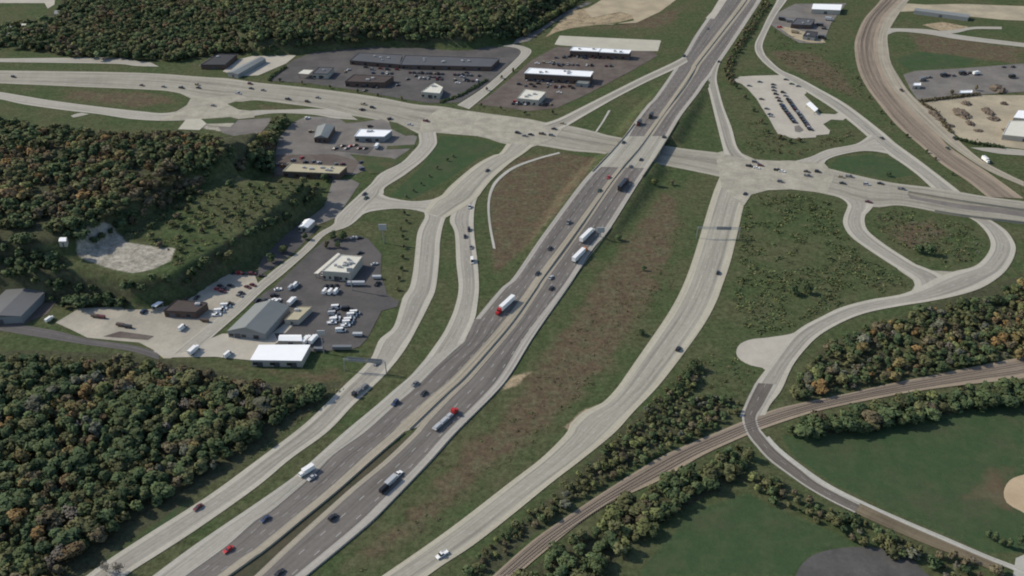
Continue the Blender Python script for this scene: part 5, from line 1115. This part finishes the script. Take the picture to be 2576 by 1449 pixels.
for i in range(4):
    rg = random.Random(i); mb = MB(); mb.cyl((0,0,-0.4),(0.1,0.05,4.5),0.26,0.17,8)
    for j in range(5):
        a = 2*math.pi*j/5 + rg.random(); z = rg.uniform(2.6, 4.4); r = rg.uniform(1.2, 2.4)
        mb.cyl((0.08,0.04,z),(math.cos(a)*r, math.sin(a)*r, z+rg.uniform(1.8,3.2)),0.1,0.04,6)
    TRUNK.append(mb.mesh("trunk", M['bark']))
# woods: polygon on the picture plan, spacing, height range, tone weights, zone wording, individual priority
MIXED = [('dark green',5),('mid green',5),('olive',4),('grey-green',2),('brown',2),('golden',1.2),('bare grey',0.4),('russet',1),('orange',0.9),('yellow-green',0.8)]
GREEN = [('dark green',6),('mid green',7),('olive',3),('yellow-green',1),('brown',1),('grey-green',1)]
AUTUMN = [('dark green',5),('olive',6),('mid green',5),('brown',3.5),('russet',1.8),('orange',0.7),('golden',1),('yellow-green',1)]
BUSH = [('mid green',6),('olive',5),('brown',2),('yellow-green',2),('dark green',3),('grey-green',1.5)]
WOODS = [
 ([(-90,930),(60,912),(330,925),(480,945),(640,985),(740,1003),(835,988),(765,1026),(620,1126),(482,1220),(352,1306),(232,1384),(145,1462),(110,1560),(-90,1560)], 4.3, (5,8.8), MIXED, "lower-left wood"),
 ([(-90,300),(60,318),(300,345),(500,348),(560,365),(590,400),(480,440),(300,535),(180,605),(-90,650)], 4.8, (4.5,8), AUTUMN, "upper left bluff wood"),
 ([(-90,665),(140,660),(180,705),(330,728),(450,712),(530,660),(640,590),(740,515),(800,470),(798,498),(700,580),(560,672),(470,728),(330,760),(150,780),(100,720),(-90,705)], 5.0, (4,7.5), [('dark green',9),('mid green',2),('olive',1)], "dark bluff edge"),  # tones kept mostly dark to put the bluff's shadow into the leaf colour
 ([(180,600),(300,540),(440,445),(590,398),(630,425),(490,485),(320,580),(215,622)], 4.6, (4.5,7.5), [('dark green',8),('brown',3),('olive',1)], "upper bluff rim"),  # dark tree cover added along the rim, its tones standing in for shadow
 ([(150,50),(220,-120),(1560,-120),(1452,14),(1310,98),(1190,113),(940,110),(760,122),(660,138),(560,135),(440,155),(300,150),(180,146),(120,130),(-90,118),(-90,95)], 5.0, (5.5,9), [('dark green',6),('mid green',7),('olive',6),('brown',3),('yellow-green',0.6),('russet',0.8)], "top wood"),
 ([(1715,945),(1762,930),(1770,945),(1722,1005),(1860,1005),(1850,1045),(1780,1085),(1700,1120),(1500,1228),(1400,1298),(1300,1362),(1215,1449),(1170,1470),(1190,1415),(1290,1325),(1410,1240),(1515,1145),(1595,1070),(1650,1005)], 3.0, (1.8,4.2), BUSH, "scrub belt between ramp and railway"),
 ([(1868,1125),(1885,1145),(1880,1190),(1800,1235),(1740,1262),(1640,1340),(1560,1400),(1480,1480),(1290,1480),(1375,1415),(1495,1322),(1630,1240),(1775,1168)], 3.9, (4,8), GREEN, "tree belt below the lower railway"),
 ([(1985,1005),(2025,930),(2080,880),(2155,835),(2285,796),(2400,772),(2490,750),(2590,700),(2660,680),(2660,880),(2430,922),(2300,950),(2200,965),(2060,998)], 3.7, (2.5,6), MIXED, "wood right of the curving road"),
 ([(1965,1095),(2070,1062),(2300,1010),(2450,990),(2660,968),(2660,1005),(2450,1035),(2330,1062),(2150,1092),(2010,1102)], 3.8, (5,8.5), GREEN, "tree row above the sports field"),
 ([(1890,1205),(1935,1200),(2045,1268),(2140,1305),(2270,1368),(2320,1392),(2290,1408),(2150,1368),(2090,1328),(1985,1288),(1895,1238)], 3.4, (2.5,5), BUSH, "hedge belt along the curving path"),
 ([(2330,1392),(2420,1400),(2540,1455),(2540,1490),(2400,1490),(2340,1430)], 3.8, (2.5,5), [('bare grey',4),('brown',4),('dark green',2),('olive',2)], "bare scrub below the path"),
 ([(1922,0),(1936,12),(1882,96),(1848,150),(1836,185),(1850,212),(1838,218),(1820,192),(1828,152),(1866,92)], 3.6, (2.5,4.5), [('dark green',4),('brown',4),('olive',2)], "scrub beside the upper freeway"),
 ([(310,590),(430,520),(560,465),(690,462),(770,478),(640,560),(520,632),(450,670),(420,630)], 8.0, (2,4.5), [('mid green',4),('olive',4),('brown',2),('dark green',2)], "scrubby quarry bench"),
 ([(640,440),(625,405),(690,318),(725,300),(700,345),(680,390),(690,440)], 5.0, (6,9), AUTUMN, "belt beside the side lots"),
]
rg = np.random.RandomState(11)
trees = []                                                  # x, y, z, height, shape, tone, zone, spread
hz = {}
def free(x, y, d):
    cx, cy = int(x // 8), int(y // 8)
    for i in (-1, 0, 1):
        for j in (-1, 0, 1):
            for (a, b, e) in hz.get((cx + i, cy + j), ()):
                if (a - x) ** 2 + (b - y) ** 2 < (0.5 * (d + e)) ** 2: return False
    hz.setdefault((cx, cy), []).append((x, y, d)); return True
def pick(w):
    t = rg.uniform(0, sum(b for a, b in w))
    for a, b in w:
        t -= b
        if t <= 0: return a
    return w[0][0]
for poly, sp, (h0, h1), tones, zone in WOODS:
    w = ground(poly)[:, :2]; x0, y0 = w.min(0); x1, y1 = w.max(0)
    n = int((x1 - x0) * (y1 - y0) / sp ** 2 * 5)
    c = np.column_stack([rg.uniform(x0, x1, n), rg.uniform(y0, y1, n)])
    c = c[sdist(c, w) < 0]; z = height(c[:, 0], c[:, 1])
    for (x, y), zz in zip(c, z):
        cl = vnoise(np.array([x / 26]), np.array([y / 26]), 5)[0]
        if vnoise(np.array([x / 17]), np.array([y / 17]), 9)[0] > (0.72 if zone == "upper left bluff wood" else 0.93): continue
        kz = (0.7, 0.85, 0.95, 1.1, 1.35)[rg.randint(5)]
        if not free(x, y, sp * kz): continue
        ht = rg.uniform(h0, h1) * (0.8 + 0.2 * kz) * (1.0 if kz < 1.4 else 1.08)
        warm = [w_ for w_ in tones if w_[0] in ('brown', 'russet', 'orange', 'golden', 'bare grey', 'yellow-green', 'olive')]
        tone = pick(warm if cl > 0.76 and warm else tones if cl > 0.36 else tones[:3])
        shp = 'bare' if tone == 'bare grey' else ('broad', 'round', 'round', 'slim')[rg.randint(4)]
        trees.append([x, y, zz, ht, shp, tone, zone, min(2.0, kz ** 0.6 * rg.uniform(1.3, 1.65))])
SINGLES = [((1418,462),6,'yellow-green',"on the grass right of the freeway just below the bridge"),((1428,466),5,'dark green',None)] if False else []
one = [((1648,466),5.5,'yellow-green','broad',"standing alone on the grass just below the bridge"),((1690,466),4,'brown','round',"second small one on the grass just below the bridge"),((1620,680),3.5,'dark green','round',"lone in the middle of the brown meadow"),
       ((1612,842),4,'dark green','broad',"lone at the meadow edge left of the wide ramp"),((1555,604),4.5,'dark green','broad',"lone right of the northbound lanes near the pole sign"),((2310,635),7,'dark green','broad',"largest in the loop ramp island, left of a pair"),((2335,640),7.5,'dark green','broad',"largest in the loop ramp island, right of a pair"),
       ((2232,443),4,'dark green','broad',"lone on the grass island beside the right arterial"),((1998,742),6,'dark green','broad',"dark in the infield above the curving road, left of a pair"),((2030,738),6,'dark green','broad',"dark in the infield above the curving road, right of a pair"),
       ((1745,930),7,'dark green','broad',"at the upper tip of the scrub belt beside the wide ramp"),((1728,955),7,'dark green','broad',"second from the upper tip of the scrub belt"),((1705,985),6,'dark green','round',"third from the upper tip of the scrub belt"),
       ((838,603),6,'dark green','broad',"left of a pair along the top of the dealer lot"),((862,603),6,'dark green','broad',"right of a pair along the top of the dealer lot"),((822,623),5,'brown','round',"left of a pair behind the showroom"),((850,624),5,'dark green','round',"right of a pair behind the showroom"),
       ((768,603),5,'dark green','round',"upper of three along the street left of the dealer lot"),((716,636),6,'dark green','broad',"middle of three along the street left of the dealer lot"),((684,660),6,'dark green','broad',"lower of three along the street left of the dealer lot"),
       ((2483,1352),5,'dark green','slim',"leftmost in the dark row by the right end of the path"),((2500,1362),5,'dark green','slim',"second in the dark row by the right end of the path"),((2518,1372),5,'dark green','slim',"third in the dark row by the right end of the path"),((2536,1378),5,'dark green','slim',"fourth in the dark row by the right end of the path"),((2562,1370),6,'dark green','slim',"last in the dark row by the right end of the path"),
       ((2393,237),5,'brown','round',"left one on the hedge line in the upper right yard"),((2455,228),6,'brown','slim',"middle one on the hedge line in the upper right yard"),((815,455),6,'dark green','broad',"at the foot of the bluff beside the grey yard"),
       ((268,1438),5.5,'bare grey','bare',"leafless at the bottom end of the outer road, left of a pair"),((300,1440),5.5,'bare grey','bare',"leafless at the bottom end of the outer road, right of a pair")]
for q, pts in enumerate([[(705,205),(760,212),(830,222),(900,233),(950,243),(1010,252)],[(1210,268),(1260,276),(1320,288),(1390,286)],[(1290,180),(1262,198),(1225,228)]]):
    for i, p in enumerate(pts):
        one.append((p, 3.5, ['dark green','brown','olive'][(i+q) % 3], 'round', f"{ordinal(i+1)} in the verge row {['between the arterial and the retail block','below the strip mall car park','beside the pale side street'][q]}"))
for i, p in enumerate([(1880,75),(1865,105),(1845,130),(1830,155),(1822,180),(1832,200),(1850,222),(1872,248),(1895,280),(1915,310),(1930,335),(1960,350),(1985,358),(2010,356)]):
    one.append((p, 4.0, ['dark green','brown'][i % 2], 'broad', f"{ordinal(i+1)} from the top beside the commuter lot ramp"))
for i, p in enumerate([(2156,200),(2165,215),(2185,248),(2215,285),(2240,312),(2280,345),(2330,385),(2352,402),(2395,440)]):
    one.append((p, 3.2, ['dark green','brown','dark green'][i % 3], 'round', f"{ordinal(i+1)} from the top along the left side of the upper right railway"))
for i, p in enumerate([(1960,385),(1985,386),(2010,387)]):
    one.append((p, 2.2, 'russet', 'broad', f"{ordinal(i+1)} of three red bushes above the right junction"))
for i, p in enumerate([(1018,540),(1022,560),(1008,580),(1014,600),(1016,625),(1012,650),(1010,680),(1004,705),(1000,730)]):
    one.append((p, 3.2, ['dark green','brown','olive'][i % 3], 'round', f"{ordinal(i+1)} from the top in the ditch line right of the dealer lot"))
for i, p in enumerate([(1140,395),(1125,405),(1100,425),(1080,445),(1060,465),(1040,482),(1022,497)]):
    one.append((p, 2.6, ['brown','dark green','brown'][i % 3], 'round', f"{ordinal(i+1)} from the top in the ditch through the grass triangle"))
labels1 = {}
for p, ht, tone, shp, lab in one:
    g = ground([p])[0]; trees.append([g[0], g[1], g[2], ht, shp, tone, None, 1.15]); labels1[len(trees) - 1] = f"{tone} {'bush' if ht < 3 else 'tree'} {lab}"
# how large each would show; the largest become things of their own, the rest one wood
T_arr = np.array([[t[0], t[1], t[2] + t[3] / 2, t[3] * t[7]] for t in trees])
pp = to_plan(T_arr[:, :3]); dist = np.linalg.norm(T_arr[:, :3] - np.array([0, 0, CAM_H]), axis=1)
inframe = (pp[:, 0] > -25) & (pp[:, 0] < 2600) & (pp[:, 1] > -25) & (pp[:, 1] < 1475)
score = np.where(inframe, T_arr[:, 3] / dist, -1) 
for i in labels1: score[i] = 9 + score[i]
order = np.argsort(-score); own = [i for i in order[:300] if score[i] > 0]; ownset = set(own)
# wording: look first, then count along the wood from the left among those of the same look
buckets = {}
for i in own:
    if i in labels1: continue
    t = trees[i]; size = "tall" if t[3] > 8 else "small" if t[3] < 5 else "middling"
    form = 'thin-leaved' if t[4] == 'bare' else t[4]
    row = "near" if pp[i, 1] > 1180 else "far"
    zone = t[6] if t[6] != "lower-left wood" else ("near lower-left wood" if pp[i, 1] > 1200 else "far lower-left wood")
    buckets.setdefault((size, form, t[5], zone), []).append(i)
for key, ids in buckets.items():
    ids.sort(key=lambda i: pp[i, 0]); size, form, tone, zone = key
    for k, i in enumerate(ids):
        labels1[i] = f"{size} {form} {tone} tree, " + (f"{ordinal(k + 1)} from left " if len(ids) > 1 else "only one ") + f"in the {zone}"
for i in own:
    x, y, z, ht, shp, tone, zone, spd = trees[i]
    root = empty("tree" if ht >= 3 else "bush", (x, y, z), rg.uniform(0, 6.28)); s = ht / 10; root.scale = (s * spd, s * spd, s)
    tag(root, labels1[i], "tree" if ht >= 3 else "bush", zone and ("trees of the " + zone) or "single trees")
    c = new_obj("crown", CROWN[(shp, rg.randint(3 if shp == 'bare' else NT))], root)
    b = TONES[tone]; k = rg.uniform(0.8, 1.25); c.color = (b[0]*k, b[1]*k, b[2]*k, 1)
    new_obj("trunk", TRUNK[rg.randint(4)], root)
rest = [i for i in range(len(trees)) if i not in ownset]
BASE = {}
for i in range(8):
    for shp, rx in (('broad', 4.6), ('round', 3.7), ('slim', 2.6), ('bare', 4.0)):
        BASE[(shp, i)] = crown_arrays(rx, 10, 200 + i * 5 + len(shp), 80 if shp == 'bare' else 210, 1.0 if shp != 'bare' else 0.7, 8, 0.15)
def mass(name, ids, label):
    VV, TT, NN = [], [], []
    for i in ids:
        x, y, z, ht, shp, tone, zone, spd = trees[i]; v, vn = BASE[(shp, rg.randint(8))]
        a = rg.uniform(0, 6.28); ca, sa_ = math.cos(a), math.sin(a); s = ht / 10
        q = np.column_stack([(v[:, 0]*ca - v[:, 1]*sa_) * s * spd + x, (v[:, 0]*sa_ + v[:, 1]*ca) * s * spd + y, v[:, 2] * s + z])
        VV.append(q); NN.append(np.column_stack([vn[:, 0]*ca - vn[:, 1]*sa_, vn[:, 0]*sa_ + vn[:, 1]*ca, vn[:, 2]])); b = np.array(TONES[tone]) * rg.uniform(0.75, 1.3); TT.append(np.tile(b, (len(q), 1)))
    return tag(new_obj(name, quads_mesh(name, np.vstack(VV), M['leafmass'], np.vstack(TT), np.vstack(NN))), label, "woodland", kind="stuff")
for nm, zs, lab in (("forest", ("top wood",), "dense autumn forest across the top left"), ("forest", ("upper left bluff wood", "belt beside the side lots"), "reddish brown forest on the upper left bluff"),
                    ("forest", ("dark bluff edge", "upper bluff rim"), "trees toned dark for shade along the bluff edges"), ("forest", None, "remaining far thickets beside the railways and in the lower wood")):
    known = ("upper bluff rim", "top wood", "upper left bluff wood", "belt beside the side lots", "dark bluff edge")
    ids = [i for i in rest if (trees[i][6] in zs if zs else trees[i][6] not in known)]
    if ids: mass(nm, ids, lab)
# low uncountable scrub on the infields and meadows
SCRUB = [([(1880,495),(1990,485),(2090,505),(2110,570),(2160,640),(2260,695),(2280,720),(2180,745),(2060,785),(1960,835),(1880,845),(1850,760),(1860,640)], 3.4, 0.5, [('mid green',6),('yellow-green',2),('dark green',3),('olive',2)], "low green scrub in the right infield"),
         ([(2190,545),(2260,525),(2360,545),(2440,570),(2470,620),(2440,655),(2380,672),(2330,665),(2230,600)], 3.6, 0.45, BUSH, "low scrub in the loop ramp island"),
         ([(300,590),(420,520),(560,470),(700,470),(760,480),(620,570),(500,640),(440,680),(400,620)], 4.6, 0.5, [('olive',5),('mid green',4),('yellow-green',2),('brown',2)], "low scrub on the quarry bench"),
         ([(1450,830),(1560,690),(1650,590),(1720,560),(1700,700),(1600,850),(1480,980),(1330,1120),(1130,1290),(960,1420),(900,1440),(1150,1170),(1340,960)], 5.2, 0.28, [('brown',4),('olive',4),('mid green',2)], "brown weedy tufts across the long meadow"),
         ([(640,1170),(790,1050),(890,960),(900,975),(800,1062),(650,1178),(500,1280),(330,1390),(320,1380)], 3.0, 0.45, BUSH, "low scrub on the bank above the outer road") if False else ([(620,1150),(760,1045),(860,972),(862,980),(765,1055),(630,1158)], 3.0, 0.4, BUSH, "low scrub on the bank above the outer road"),
         ([(1945,70),(2130,150),(2190,260),(2120,235),(1990,170),(1930,120)], 4.5, 0.35, [('dark green',4),('brown',3),('olive',3)], "low scrub between the outer road and the upper right railway"),
         ([(1895,270),(1850,215),(1870,240),(1940,345),(2060,355),(2140,330),(2150,350),(2060,375),(1960,395),(1890,385),(1870,330)], 4.0, 0.4, [('dark green',4),('brown',2),('olive',3)], "low scrub round the commuter lot"),
         ([(1760,880),(1860,860),(1850,920),(1900,935),(1860,1000),(1740,995)], 4.0, 0.35, BUSH, "low scrub left of the turning bulb")]
for poly, sp, ht, tones, lab in SCRUB:
    w = ground(poly)[:, :2]; x0, y0 = w.min(0); x1, y1 = w.max(0); n = int((x1-x0)*(y1-y0)/sp**2*1.5)
    c = np.column_stack([rg.uniform(x0, x1, n), rg.uniform(y0, y1, n)]); c = c[sdist(c, w) < 0]
    c = c[vnoise(c[:, 0]/9, c[:, 1]/9, 21) + 0.9 * (vnoise(c[:, 0]/24, c[:, 1]/24, 33) - 0.5) > 0.3]
    z = height(c[:, 0], c[:, 1]); VV, TT, NN = [], [], []
    for (x, y), zz in zip(c, z):
        k = 9; s = ht * rg.uniform(0.6, 1.6)
        ctr = np.array([x, y, zz]) + rg.normal(size=(k, 3)) * np.array([1.0, 1.0, 0.25]) * s * 1.4 + np.array([0, 0, s * 0.55])
        t = rg.normal(size=(k, 3)); t[:, 2] *= 0.4; t /= np.linalg.norm(t, axis=1)[:, None]; b = np.cross(rg.normal(size=(k, 3)) * 0.6 + np.array([0, 0, 1.0]), t); b /= np.linalg.norm(b, axis=1)[:, None]
        sz = s * rg.uniform(0.45, 0.95, (k, 1))
        VV.append(np.stack([ctr - t*sz - b*sz*0.7, ctr + t*sz - b*sz*0.6, ctr + t*sz*0.8 + b*sz*0.8, ctr - t*sz*0.8 + b*sz*0.7], 1).reshape(-1, 3))
        TT.append(np.tile(np.array(TONES[pick(tones)]) * rg.uniform(0.75, 1.35), (4*k, 1)))
        nn = rg.normal(size=(k, 3)) * 0.35 + np.array([0, 0, 1.0]); nn /= np.linalg.norm(nn, axis=1)[:, None]; NN.append(np.repeat(nn, 4, 0))
    tag(new_obj("undergrowth", quads_mesh("undergrowth", np.vstack(VV), M['leafmass'], np.vstack(TT), np.vstack(NN))), lab, "undergrowth", kind="stuff")
def hedge(pts, ht, tone, label):
    p, L = smooth(ground(pts), 4); p = resample(p, L, max(3, int(L[-1] / 1.1))); VV = []
    for q in p:
        k = 14; c = q + rg.normal(size=(k, 3)) * np.array([0.8, 0.8, ht * 0.22]) + np.array([0, 0, ht * 0.55])
        t = rg.normal(size=(k, 3)); t /= np.linalg.norm(t, axis=1)[:, None]; b = np.cross(t, rg.normal(size=(k, 3))); b /= np.linalg.norm(b, axis=1)[:, None]
        z = 0.55 * rg.uniform(0.6, 1.3, (k, 1)); VV.append(np.stack([c - t*z - b*z, c + t*z - b*z*0.8, c + t*z*0.8 + b*z, c - t*z + b*z*0.9], 1).reshape(-1, 3))
    o = new_obj("hedge", quads_mesh("hedge", np.vstack(VV), M['leaf'])); o.color = (*TONES[tone], 1)
    tag(o, label, "hedge", "hedges")
hedge([(2313,257),(2390,248),(2463,239)], 2.5, 'brown', "dark brown hedge line dividing the grey yard from the tan yard")
hedge([(2405,351),(2450,362),(2520,373)], 2.5, 'dark green', "hedge below the tan yard at the right edge")
hedge([(2320,262),(2350,282),(2372,310),(2392,335)], 2.0, 'brown', "hedge down the left side of the tan yard")
hedge([(677,204),(690,190),(720,170)], 1.8, 'dark green', "hedge at the left corner of the upper retail block")
hedge([(1110,258),(1160,240),(1225,203)], 1.8, 'dark green', "hedge along the right side of the upper retail block")
for o in COL.objects:
    if o.parent is None and o.get('label') and not 4 <= len(o['label'].split()) <= 16: print("LABEL", len(o['label'].split()), o['label'])
print("trees", len(trees), "own", len(own), "objects", len(bpy.data.objects))
